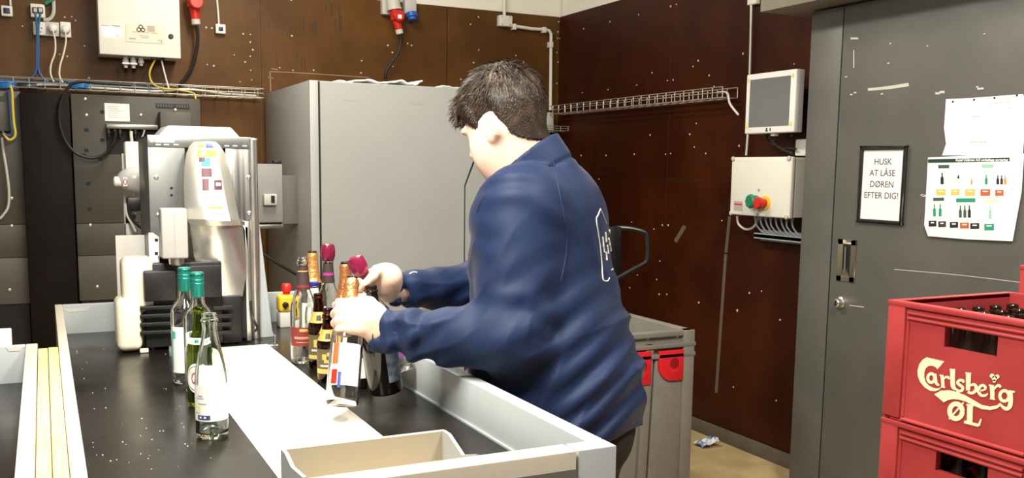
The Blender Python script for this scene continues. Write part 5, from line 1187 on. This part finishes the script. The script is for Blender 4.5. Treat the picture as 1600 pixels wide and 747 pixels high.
def surface(sdf, lo, hi, vox, name, material, parent, B=10):
    lo = np.asarray(lo, float); hi = np.asarray(hi, float); nb = np.ceil((hi-lo)/(vox*B)).astype(int); n = nb*B+1
    D = np.full(tuple(n), .3, np.float32)
    bi = np.stack(np.meshgrid(*[np.arange(q) for q in nb], indexing='ij'), -1).reshape(-1, 3)
    ctr = lo+(bi+.5)*B*vox; dc = np.concatenate([sdf(ctr[i:i+4000]) for i in range(0, len(ctr), 4000)])
    hb = B*vox*.866
    for b_, c_, v in zip(bi, ctr, dc):
        sl = tuple(slice(b_[q]*B, b_[q]*B+B+1) for q in range(3))
        if abs(v) > hb*1.7+.015: D[sl] = np.where(D[sl] == np.float32(.3), np.float32(.29*np.sign(v)), D[sl]); continue
        g = np.stack(np.meshgrid(*[lo[q]+(b_[q]*B+np.arange(B+1))*vox for q in range(3)], indexing='ij'), -1).reshape(-1, 3)
        D[sl] = sdf(g, c_, hb).reshape(B+1, B+1, B+1)
    S = D < 0
    cnt = np.zeros(tuple(n-1), np.int8); off = [(i, j, k) for i in (0, 1) for j in (0, 1) for k in (0, 1)]
    for i, j, k in off: cnt += S[i:n[0]-1+i, j:n[1]-1+j, k:n[2]-1+k]
    act = np.argwhere((cnt > 0) & (cnt < 8)); idx = np.full(tuple(n-1), -1, np.int32); idx[tuple(act.T)] = np.arange(len(act))
    cv = np.stack([D[act[:, 0]+i, act[:, 1]+j, act[:, 2]+k] for i, j, k in off], 1); acc = np.zeros((len(act), 3)); num = np.zeros(len(act)); O = np.array(off, float)
    for a in range(8):
        for b in range(a+1, 8):
            if np.abs(O[a]-O[b]).sum() != 1: continue
            va, vb = cv[:, a], cv[:, b]; mk = (va < 0) != (vb < 0); t_ = np.where(mk, va/(va-vb+1e-12), 0)
            acc += mk[:, None]*(O[a]+(O[b]-O[a])*t_[:, None]); num += mk
    V = lo+(act+acc/num[:, None])*vox; F = []
    for ax in range(3):
        u_, v_ = (ax+1) % 3, (ax+2) % 3; sh = [slice(None)]*3; s2 = [slice(None)]*3; sh[ax] = slice(0, n[ax]-1); s2[ax] = slice(1, n[ax])
        A_, B_ = S[tuple(sh)], S[tuple(s2)]
        for flip, msk in ((0, A_ & ~B_), (1, ~A_ & B_)):
            e = np.argwhere(msk); e = e[(e[:, u_] > 0) & (e[:, v_] > 0) & (e[:, u_] < n[u_]-1) & (e[:, v_] < n[v_]-1)]
            def cell(du, dv): q = e.copy(); q[:, u_] += du; q[:, v_] += dv; return idx[tuple(q.T)]
            Q = np.stack([cell(-1, -1), cell(0, -1), cell(0, 0), cell(-1, 0)], 1)
            F.append(Q[:, ::-1] if flip else Q)
    F = np.concatenate(F); F = F[(F >= 0).all(1)]
    off_ = ORIG[parent.name]; me = bpy.data.meshes.new(name); V = V-off_
    me.vertices.add(len(V)); me.vertices.foreach_set('co', V.astype(np.float32).ravel()); me.loops.add(len(F)*4); me.loops.foreach_set('vertex_index', F.astype(np.int32).ravel())
    me.polygons.add(len(F)); me.polygons.foreach_set('loop_start', np.arange(0, len(F)*4, 4, dtype=np.int32)); me.polygons.foreach_set('use_smooth', np.ones(len(F), bool))
    me.update(calc_edges=True); me.validate()
    o = bpy.data.objects.new(name, me); COL.objects.link(o); me.materials.append(material); o.parent = parent; ORIG[o.name] = off_
    return o

Zv = np.array([0, 0, 1.])
DM = 2.28
vr = ray(850, 300); wv = np.array([vr[0], vr[1], 0]); wv /= np.linalg.norm(wv); uv = np.array([wv[1], -wv[0], 0])   # u: image right, w: away from the camera
def yawdir(deg): a = math.radians(deg); return -math.cos(a)*uv + math.sin(a)*wv      # 0 = facing image left, + = turned away
# torso frame
FB = yawdir(24); LBv = np.cross(Zv, FB)
# head frame
FH0 = yawdir(39); pit = math.radians(24)
FH = math.cos(pit)*FH0 - math.sin(pit)*Zv; UH = math.sin(pit)*FH0 + math.cos(pit)*Zv; LH = np.cross(UH, FH)
AH = np.stack([FH, LH, UH]); HC = onD(785, 191, 2.26)
def hd(f, l, u_): return HC + FH*f + LH*l + UH*u_
D = lambda a, b, d: onD(a, b, d)

# torso loft (pixel of centre, half width, half depth)
TS = [(838,254,.060,.060),(842,270,.092,.080),(846,292,.156,.102),(845,320,.196,.124),(843,355,.210,.140),(848,420,.214,.156),(860,500,.216,.176),(872,565,.220,.192),(877,620,.220,.194),(878,660,.212,.188),(878,690,.205,.180)]
tc = np.array([D(a, b, DM) for a, b, _, _ in TS]); tz = tc[:, 2]; ta = np.array([q[2] for q in TS]); tb_ = np.array([q[3] for q in TS])
od = np.argsort(tz)
def torso(p, grow=0.0, lo=None):
    z = p[:, 2]; cx = np.interp(z, tz[od], tc[od, 0]); cy = np.interp(z, tz[od], tc[od, 1]); a = np.interp(z, tz[od], ta[od])+grow; b = np.interp(z, tz[od], tb_[od])+grow
    q = np.stack([p[:, 0]-cx, p[:, 1]-cy], 1); s_ = q@LBv[:2]; f_ = q@FB[:2]
    e = 2.35; k0 = (np.abs(s_/a)**e+np.abs(f_/b)**e)**(1/e)
    d = (k0-1)*np.minimum(a, b)*.95
    return d
ztop, zhem = tz.max(), D(878, 662, DM)[2]
def jacket_torso(p):
    d = torso(p); z = p[:, 2]
    return np.maximum(np.maximum(d, (z-ztop)*.9), zhem-z)
def wav(p, k, ph): return np.sin(p@np.asarray(k, float)+ph)
def folds(p):
    z = p[:, 2]; q = p-tc[6]
    lowf = np.clip((1.36-z)/.3, 0, 1)
    s_ = q@LBv; f_ = q@FB
    n1 = wav(p, (9, -7, 6), .3)+.7*wav(p, (-14, 5, 11), 1.1)
    # folds fanning down from the back waist to the front hem
    g1 = np.sin(58*(z + .50*f_ + .25*s_) + 2.0*n1)
    g2 = np.sin(36*(z - .35*s_ + .3*f_) + 1.6*n1 + 2)
    n2 = wav(p, (6, 8, -5), 2)
    r1 = 1-np.abs(np.sin(24*(z + .55*f_ + .30*s_) + 1.9*n1))**.7; r2 = 1-np.abs(np.sin(15*(z - .45*s_ + .5*f_) + 1.5*n1 + 1))**.7
    n3 = wav(p, (13, -9, 8), 1.3)+.6*wav(p, (-19, 16, 13), .4)
    gf = np.sin(88*(z + .57*f_ + .10*s_) + 2.4*n1 + 1.2*n3); gf = np.sign(gf)*np.abs(gf)**.8
    gu = np.sin(60*(z - .25*f_ - .5*s_) + 2.2*n3)
    up = np.clip((z-1.15)/.2, 0, 1)*np.clip((1.45-z)/.1, 0, 1)
    return -(.010*lowf*(r1-.35)*np.clip(.55+.6*n2, 0, 1) + .008*(r2-.35)*np.clip((1.44-z)/.25, .10, 1) + .0052*lowf*gf*np.clip(.6+.5*n3, .1, 1) + .0022*up*gu*np.clip(.3+.7*n1, 0, 1))
# arms
LS, LE, LWr = D(815, 318, 2.13), D(796, 528, 2.08), D(594, 520, 2.10)
RS, RE, RWr = D(868, 325, 2.46), D(748, 452, 2.50), D(610, 452, 2.34)
def sleeve_folds(a, b, amp, freq, ph):
    a, b = np.asarray(a), np.asarray(b); ba = b-a; L_ = np.linalg.norm(ba); dn = ba/L_
    def f(p):
        pa = p-a; h = pa@dn; near = np.clip(1.25-np.linalg.norm(pa-h[:, None]*dn, axis=1)/.10, 0, 1)*((h > -.05) & (h < L_+.02))
        t_ = h/L_
        n_ = 1.3*wav(p, (17, 11, 23), ph)+.8*wav(p, (-23, 9, 31), ph*2)
        w_ = (.8*np.exp(-((t_-.82)/.16)**2)+.9*np.exp(-((t_+.02)/.22)**2)+.3)*np.clip((1.0-t_)/.08, 0, 1)*(.55+.45*wav(p, (11, -13, 9), ph*3))
        return -amp*near*w_*np.sin(freq*h+n_)
    return f
J = SDF()
J.add(jacket_torso, tc[5], .48, .02)
J.ell(tc[3]+LBv*.135-Zv*.022, np.stack([LBv, FB, Zv]), (.085, .095, .080), .05); J.ell(tc[3]-LBv*.135-Zv*.022, np.stack([LBv, FB, Zv]), (.085, .095, .085), .05)
J.ell(tc[7]+FB*.05+Zv*.01, np.stack([LBv, FB, Zv]), (.19, .165, .15), .05)      # belly
J.ell(tc[4]-FB*.030+Zv*.01, np.stack([LBv, FB, Zv]), (.165, .118, .16), .05)      # upper back
J.cone(LS, LE, .090, .077, .045); J.cone(LE, LE*.55+LWr*.45, .077, .063, .035); J.cone(LE*.55+LWr*.45, LWr, .063, .046, .01)
J.cone(RS, RE, .085, .070, .04); J.cone(RE, RE*.5+RWr*.5, .070, .056, .03); J.cone(RE*.5+RWr*.5, RWr, .056, .042, .01)
J.add(folds, tc[6], .50, 0, 'd')
J.add(sleeve_folds(LE, LWr, .0085, 95, .7), (LE+LWr)/2, .24, 0, 'd'); J.add(sleeve_folds(RE, RWr, .0085, 105, 1.9), (RE+RWr)/2, .22, 0, 'd'); J.add(sleeve_folds(LS, LE, .0075, 62, 2.9), (LS+LE)/2, .26, 0, 'd')
# stand-up collar: tilted shell round the neck
cA = D(834, 286, 2.265); cN = -uv*.588+Zv*.809+wv*.10; cN /= np.linalg.norm(cN)
cF = FB-cN*FB.dot(cN); cF /= np.linalg.norm(cF); cL = np.cross(cN, cF)
CC = cA
def collar(p):
    q = p-CC; h = q@cN; f_ = q@cF; l_ = q@cL; fl = 1+ .0*h
    a, b = .110+.03*(h-.02), .094+.03*(h-.02)
    k0 = np.sqrt((f_/a)**2+(l_/b)**2); d = np.abs((k0-1)*np.minimum(a, b))-.0052
    top = .056+.006*(-f_/.1) - .035*np.clip((f_-.07)/.04, 0, 1)*0
    return np.maximum(np.maximum(d, h-top), -.055-h)
# carve the neck opening then add the collar
def neckhole(p):
    q = p-CC; h = q@cN; f_ = q@cF; l_ = q@cL; a, b = .104+.03*(h-.02), .088+.03*(h-.02)
    k0 = np.sqrt((f_/a)**2+(l_/b)**2); return np.maximum((k0-1)*np.minimum(a, b), -.012-h)
J.add(neckhole, CC+cN*.03, .14, .008, 's')
J.add(collar, CC, .13, .004)
def groove(p):
    q = p-CC; h = q@cN; f_ = q@cF; l_ = q@cL; a, b = .118, .102
    k0 = np.sqrt((f_/a)**2+(l_/b)**2); return np.sqrt(((k0-1)*b)**2+(h+.004)**2)-.0055
J.add(groove, CC, .13, .006, 's')
# sleeve openings for the hands
for wr_, el in ((LWr, LE), (RWr, RE)):
    dd = (wr_-el)/np.linalg.norm(wr_-el); J.cone(wr_-dd*.025, wr_+dd*.08, .036, .036, .006, 's')

SKIN = mat('skin', (.80, .55, .43), .45, spec=.4, noise=.08, nscale=30)
SKIN.node_tree.nodes['Principled BSDF'].inputs['Subsurface Weight'].default_value = .12
SKIN.node_tree.nodes['Principled BSDF'].inputs['Subsurface Radius'].default_value = (.010, .004, .002)
NAVY = mat('navy_softshell', (.0072, .018, .060), .6, spec=.25, noise=.12, nscale=14, bump=.06, bscale=900, sheen=.06)
TROU = mat('dark_trousers', (.014, .009, .008), .8, noise=.3, nscale=20)
HAIRM = mat('hair_brown', (.052, .032, .019), .5, spec=.4, col2=(.018, .012, .008), nscale=40)
hipc = D(878, 670, DM); ground = np.array([hipc[0], hipc[1], 0.])
person = thing('person', 'man in navy softshell jacket and dark trousers sorting bottles at the table', 'person', ground)
allp = np.array([LWr, RWr, LE, RE, HC])
J_lo = np.array([min(allp[:, 0].min(), tc[:, 0].min()-.30)-.06, tc[:, 1].min()-.34, zhem-.03]); J_hi = np.array([tc[:, 0].max()+.30, max(allp[:, 1].max(), tc[:, 1].max())+.32, ztop+.16])
jk = surface(J, J_lo, J_hi, .0048, 'jacket', NAVY, person)

# ---- body under the clothes: head, neck, torso, arms, hands and legs in one surface
Bd = SDF()
Bd.ell(hd(-.008, 0, .022), AH, (.097, .077, .094), .02)                  # skull
Bd.ell(hd(.028, 0, -.050), AH, (.066, .062, .082), .04)                  # face
Bd.ell(hd(.050, 0, -.105), AH, (.036, .040, .030), .03)                  # chin
Bd.ell(hd(.030, .034, -.062), AH, (.048, .036, .050), .03); Bd.ell(hd(.030, -.034, -.062), AH, (.048, .036, .050), .03)   # cheeks
Bd.ell(hd(.010, 0, -.118), AH, (.048, .046, .030), .03)                  # under the chin
Bd.ell(hd(.080, .030, .012), AH, (.018, .026, .010), .015); Bd.ell(hd(.080, -.030, .012), AH, (.018, .026, .010), .015)   # brows
Bd.cone(hd(.090, 0, .004), hd(.113, 0, -.034), .008, .013, .012)         # nose
Bd.ell(hd(.100, .011, -.038), AH, (.010, .008, .007), .006); Bd.ell(hd(.100, -.011, -.038), AH, (.010, .008, .007), .006)
Bd.ell(hd(.092, 0, -.068), AH, (.010, .024, .006), .006); Bd.ell(hd(.089, 0, -.080), AH, (.011, .020, .007), .006)        # lips
Bd.ell(hd(.092, .031, -.004), AH, (.008, .016, .008), .010, 's'); Bd.ell(hd(.092, -.031, -.004), AH, (.008, .016, .008), .010, 's')   # eye sockets
for s_ in (1, -1):                                                       # ears
    e0 = 0
    for k in range(9):
        a0, a1 = math.radians(-60+k*30), math.radians(-60+(k+1)*30)
        q = [hd(-.026-.017*math.sin(a), (.078+.008*max(0, math.sin(a)))*s_, -.026+.026*math.cos(a)) for a in (a0, a1)]
        if k < 8: Bd.cone(q[0], q[1], .0042, .0042, .004)
    Bd.ell(hd(-.026, .076*s_, -.027), AH, (.016, .006, .023), .006); Bd.ell(hd(-.017, .075*s_, -.050), AH, (.009, .006, .010), .008)
    Bd.ell(hd(-.020, .083*s_, -.029), AH, (.007, .007, .012), .005, 's')
neck0 = D(838, 288, 2.275)
Bd.cone(hd(-.030, 0, -.035), neck0, .066, .074, .04); Bd.cone(hd(.0, 0, -.075), neck0+FB*.02, .055, .066, .03)
Bd.add(lambda p: np.maximum(np.maximum(torso(p, -.030), p[:, 2]-D(850, 275, DM)[2]), zhem-.05-p[:, 2]), tc[5], .5, .03)
def limb(a, b, r1, r2, k=.02): Bd.cone(a, b, r1, r2, k)
limb(LS-LBv*.03, LE, .060, .050); limb(LE, LWr, .048, .030); limb(RS, RE, .060, .048); limb(RE, RWr, .046, .029)
# legs
feet = []
for s_ in (1, -1):
    hp = hipc+LBv*.095*s_; kn = np.array([hp[0], hp[1], .48])+FB*.02; an = np.array([hp[0], hp[1], .09])+LBv*.02*s_; feet.append(an)
    limb(hp-Zv*.02, kn, .095, .060, .04); limb(kn, an, .055, .036); limb(an-Zv*.035, an-Zv*.035+FB*.13, .034, .030)
# hands ----------------------------------------------------------------
def along(B0, B1, z): t_ = (z-B0[2])/(B1[2]-B0[2]); return B0+(B1-B0)*t_
def px_on(B0, B1, py):
    lo_, hi_ = 0., 1.
    for _ in range(30):
        m_ = (lo_+hi_)/2
        if proj(B0+(B1-B0)*m_)[1] > py: lo_ = m_
        else: hi_ = m_
    return B0+(B1-B0)*lo_
# left hand: back of the hand to the camera, fingers wrap the foil neck from the left and behind
axO = (BO1-BO0)/np.linalg.norm(BO1-BO0); gO = px_on(BO0, BO1, 498)
vO = gO-CAM; vO /= np.linalg.norm(vO); rO = np.cross(axO, vO); rO /= np.linalg.norm(rO); 
if rO.dot(uv) < 0: rO = -rO                                              # image right, across the bottle
bO = np.cross(rO, axO); bO = bO if bO.dot(wv) > 0 else -bO               # away from the camera
RB = .021                                                                # grip radius on the neck
palm = gO + rO*.034 - bO*.022
A3 = np.stack([rO, bO, axO])
Bd.cone(LWr, palm+rO*.020, .030, .030, .02)
Bd.ell(palm+rO*.004, A3, (.044, .017, .040), .02)
Bd.ell(gO + rO*.012 - bO*.030, A3, (.030, .014, .040), .015)
fl = [(.030, 1.0, .0093), (.010, 1.06, .0097), (-.0105, 1.0, .0093), (-.0295, .86, .0082)]
for dz, ln, r_ in fl:
    c = gO+axO*dz; q = RB+r_*.85
    k0 = c+rO*.006-bO*(q+.006); k1 = c-rO*(q*.80)*ln-bO*(q*.72); k2 = c-rO*(q*1.02)*ln+bO*(q*.35); k3 = c-rO*q*.35+bO*(q*.95); k4 = c+rO*q*.10+bO*(q*1.03)
    Bd.chain([palm+axO*dz*.9+rO*.004-bO*.004, k0, k1, k2, k3, k4], [r_*1.10, r_*1.12, r_*1.05, r_, r_*.95, r_*.88], .010)
th0 = palm+axO*.030+rO*.010; Bd.chain([palm+rO*.012+axO*.012, th0+axO*.008+bO*.010, gO+axO*.050+rO*.020+bO*.012, gO+axO*.056+rO*.006+bO*.028], [.016, .0125, .011, .0095], .014)
# right hand: thumb side up, fingers round the tilted clear neck, fingertips in front
axM = (BM1-BM0)/np.linalg.norm(BM1-BM0); gM = px_on(BM0, BM1, 449)
vM = gM-CAM; vM /= np.linalg.norm(vM); rM = np.cross(axM, vM); rM /= np.linalg.norm(rM)
if rM.dot(uv) < 0: rM = -rM
bM_ = np.cross(rM, axM); bM_ = bM_ if bM_.dot(wv) > 0 else -bM_
palmR = gM+rM*.040+bM_*.012; A4 = np.stack([rM, bM_, axM]); RB2 = .0185
Bd.cone(RWr, palmR+rM*.02, .029, .029, .02)
Bd.ell(palmR, A4, (.042, .018, .038), .02)
for dz, ln, r_ in [(.026, 1.0, .0090), (.008, 1.06, .0094), (-.011, 1.0, .0090), (-.029, .86, .0080)]:
    c = gM+axM*dz; q = RB2+r_*.85
    k0 = c+rM*.012+bM_*(q+.004); k1 = c-rM*(q*.75)*ln+bM_*(q*.75); k2 = c-rM*q*1.05*ln-bM_*(q*.25); k3 = c-rM*q*.45-bM_*(q*.92)
    Bd.chain([palmR+axM*dz*.9+bM_*.004, k0, k1, k2, k3], [r_*1.10, r_*1.12, r_*1.03, r_*.96, r_*.88], .010)
Bd.chain([palmR+rM*.010+axM*.014, palmR+axM*.030-bM_*.022-rM*.004, gM+axM*.022+rM*.020-bM_*.026, gM+axM*.014-rM*.002-bM_*.030], [.017, .0135, .0115, .0095], .014)
allv = np.array([gO, gM])
B_lo = np.array([min(gO[0], gM[0])-.10, tc[:, 1].min()-.32, 0.0]); B_hi = np.array([tc[:, 0].max()+.26, max(gM[1], RE[1], tc[:, 1].max())+.26, HC[2]+.16])
body = surface(Bd, B_lo, B_hi, .0042, 'body', SKIN, person)

# ---- hair
Hs = SDF(); nk0 = hd(-.030, 0, -.035); nkd = neck0-nk0
def hair(p):
    q = p-HC; f_ = q@FH; l_ = q@LH; u_ = q@UH
    tm = np.interp(f_, [-.13, -.09, -.07, -.052, -.040, -.018, .006, .018, .036, .06, .09, .13], [-.090, -.088, -.074, -.050, .000, .008, .004, -.030, .004, .026, .034, .036])
    th = np.interp(u_-tm, [0, .02, .05, .10], [.0045, .008, .014, .021])
    th = th+.0035*wav(p, (60, 45, 20), 0)*wav(p, (-35, 62, 50), 1)*np.clip((u_-.02)/.06, .1, 1)+.0016*wav(p, (190, 150, 60), 0)
    r0 = np.array([.097, .077, .094]); qq = np.stack([f_+.008, l_, u_-.022], 1); rr = r0[None]+th[:, None]
    k0 = np.linalg.norm(qq/rr, axis=1); k1 = np.linalg.norm(qq/(rr*rr), axis=1)+1e-9
    d = k0*(k0-1)/k1
    pa = p-nk0; hh = np.clip(pa@nkd/nkd.dot(nkd), 0, 1); dn = np.linalg.norm(pa-hh[:, None]*nkd, axis=1)-(.066+.008*hh+.0045)
    dn = np.maximum(dn, f_+.030)
    hm = np.clip(.5+.5*(d-dn)/.02, 0, 1); d = d+(dn-d)*hm-.02*hm*(1-hm)
    return np.maximum(d, (tm-u_)*.8)
Hs.add(hair, hd(0, 0, .02), .16, .01)
# fringe hanging over the brow
for k in range(7):
    l0 = -.055+.018*k; Hs.chain([hd(.070, l0*.8, .090), hd(.088, l0, .062), hd(.094, l0*1.05, .030)], [.012, .008, .004], .014)
hr = surface(Hs, HC-.17, HC+.17, .0036, 'hair', HAIRM, person)
# fine strands over the cap
mv = hr.data; Vv = np.empty(len(mv.vertices)*3, np.float32); mv.vertices.foreach_get('co', Vv); Vv = Vv.reshape(-1, 3)+ORIG['person']; Nn = np.empty(len(Vv)*3, np.float32); mv.vertices.foreach_get('normal', Nn); Nn = Nn.reshape(-1, 3)
sel = rng.permutation(len(Vv))[:9000]; SV = []; SF = []
crown = hd(-.055, .0, .105)
for i in sel:
    p, n_ = Vv[i], Nn[i]; q = p-HC; u_ = q@UH; f_ = q@FH
    if (p-HC).dot(n_) < 0: continue
    fl_ = p-crown; fl_ = fl_-n_*fl_.dot(n_); fl_ = fl_/(np.linalg.norm(fl_)+1e-6)+.35*rng.normal(size=3)*.6; fl_ = fl_-n_*fl_.dot(n_); fl_ /= np.linalg.norm(fl_)+1e-6
    ln = float(np.interp(u_, [-.05, .0, .05, .10], [.006, .011, .020, .028]))*rng.uniform(.7, 1.2); lift = float(np.interp(u_, [-.05, .05, .10], [.10, .14, .22]))
    sd = np.cross(n_, fl_); w_ = .0008
    a = p-n_*.002; b = p+fl_*ln*.55+n_*ln*lift*.8; c = p+fl_*ln+n_*ln*lift
    o_ = len(SV); SV += [a-sd*w_, a+sd*w_, b-sd*w_*.8, b+sd*w_*.8, c]; SF += [(o_, o_+1, o_+3, o_+2), (o_+2, o_+3, o_+4)]
st_ = MB(); st_.v = [tuple(v) for v in SV]; st_.f = SF; so = st_.build('hair_strands', HAIRM, hr); tag(so, kind='stuff')
for s_ in (1, -1):
    eb = MB().ball((0, 0, 0), .0115, 14, 10); eb.v = [tuple(np.array(v)+hd(.071, .031*s_, -.006)) for v in eb.v]
    e_ = eb.build('eye', WPLAST, person, smooth=True)
    ib = MB().ball((0, 0, 0), .0055, 12, 8); ib.v = [tuple(np.array(v)+hd(.0785, .031*s_, -.0075)) for v in ib.v]; ib.build('iris', mat('iris_brown', (.05, .025, .012), .2), e_, smooth=True)
    br_ = MB().tube([hd(.094, .014*s_, .012), hd(.092, .030*s_, .019), hd(.078, .050*s_, .015)], [.003, .0035, .002], 6).build('eyebrow', HAIRM, person, smooth=True)

# ---- trousers and shoes
Tr = SDF()
Tr.ell(hipc+Zv*.0, np.stack([LBv, FB, Zv]), (.200, .172, .15), .03)
for s_, an in zip((1, -1), feet):
    hp = hipc+LBv*.098*s_-Zv*.02; kn = np.array([hp[0], hp[1], .48])+FB*.02
    Tr.cone(hp, kn, .125, .088, .05); Tr.cone(kn, an-Zv*.02, .088, .072, .03)
Tr.add(lambda p: .004*np.sin(60*p[:, 2]+2*wav(p, (12, 9, 7), 0))*np.clip((.9-p[:, 2]), .2, 1), hipc-Zv*.4, .7, 0, 'd')
Tr.add(lambda p: p[:, 2]-(zhem+.05), hipc-Zv*.3, 5, 0, 'i'); Tr.add(lambda p: .045-p[:, 2], hipc-Zv*.3, 5, 0, 'i')
surface(Tr, ground+np.array([-.36, -.36, .0]), ground+np.array([.36, .36, zhem+.10]), .008, 'trousers', TROU, person)
for an in feet:
    Sh = SDF(); Sh.cone(an*[1, 1, 0]+Zv*.055-FB*.03, an*[1, 1, 0]+Zv*.045+FB*.16, .048, .044, .02); Sh.cone(an*[1, 1, 0]+Zv*.06-FB*.01, an*[1, 1, 0]+Zv*.11, .050, .047, .02)
    Sh.add(lambda p: .002-p[:, 2], an, 5, 0, 'i')
    surface(Sh, an*[1, 1, 0]+np.array([-.28, -.28, -.01]), an*[1, 1, 0]+np.array([.28, .28, .18]), .007, 'shoe', BLACKM, person)

# ---- back print and seams, laid on the jacket surface
def hit(px, py, d0=1.85, d1=2.75):
    r_ = ray(px, py)/FPX; ds = np.linspace(d0, d1, 400); v = J(CAM+ds[:, None]*r_)
    i = np.argmax(v < 0)
    if v[i] >= 0: return None
    lo_, hi_ = ds[i-1], ds[i]
    for _ in range(14):
        m_ = (lo_+hi_)/2
        if J((CAM+m_*r_)[None])[0] < 0: hi_ = m_
        else: lo_ = m_
    return CAM+(lo_-.001)*r_
def stroke(pts, r_, mb, n=5):
    P = [hit(p[0], p[1]) for p in spline([np.array([a, b, 0.]) for a, b in pts], n)]; P = [p for p in P if p is not None]
    if len(P) > 2: mb.tube(P, r_, 6)
LW = mat('print_white', (.72, .70, .66), .6)
def zz(a, b): return (900+a*160/747, 300+b*160/747)
mb = MB()
stroke([zz(178,124),zz(160,170),zz(148,200),zz(160,290),zz(175,390),zz(186,500),zz(196,630),zz(215,650),zz(234,646),zz(244,625)], .0016, mb, 4)
stroke([zz(258,570),zz(285,548),zz(296,520),zz(285,470),zz(268,440)], .0016, mb, 4)
stroke([zz(178,124),zz(200,170),zz(222,230)], .0012, mb, 4)
mb.build('back_print_outline', LW, jk, smooth=True)
mb = MB()
for a, b0, b1 in ((192,330,400),(212,295,365),(240,280,330),(198,400,440),(216,440,500),(226,390,450),(244,380,430),(258,360,410),(236,340,380),(250,320,370)):
    stroke([zz(a, b0), zz(a+4, (b0+b1)/2), zz(a+6, b1)], .0034, mb, 3)
mb.build('back_print_lettering', LW, jk, smooth=True)
SEAM = mat('navy_seam', (.010, .018, .055), .7)
mb = MB()
stroke([(862,240),(872,290),(880,330),(885,365),(884,400),(876,440)], .0013, mb, 4)
mb.build('raglan_seam', SEAM, jk, smooth=True); mb = MB()
stroke([(596,487),(588,500),(580,520),(584,545)], .0012, mb, 4)
mb.build('cuff_seam', SEAM, jk, smooth=True)
mb = MB(); stroke([(757,303),(750,318),(745,332)], .0022, mb, 4); mb.build('zip', SEAM, jk, smooth=True)
mb = MB(); stroke([(640,428),(646,425),(652,426)], .0016, mb, 3); mb.build('sleeve_logo', LW, jk, smooth=True)
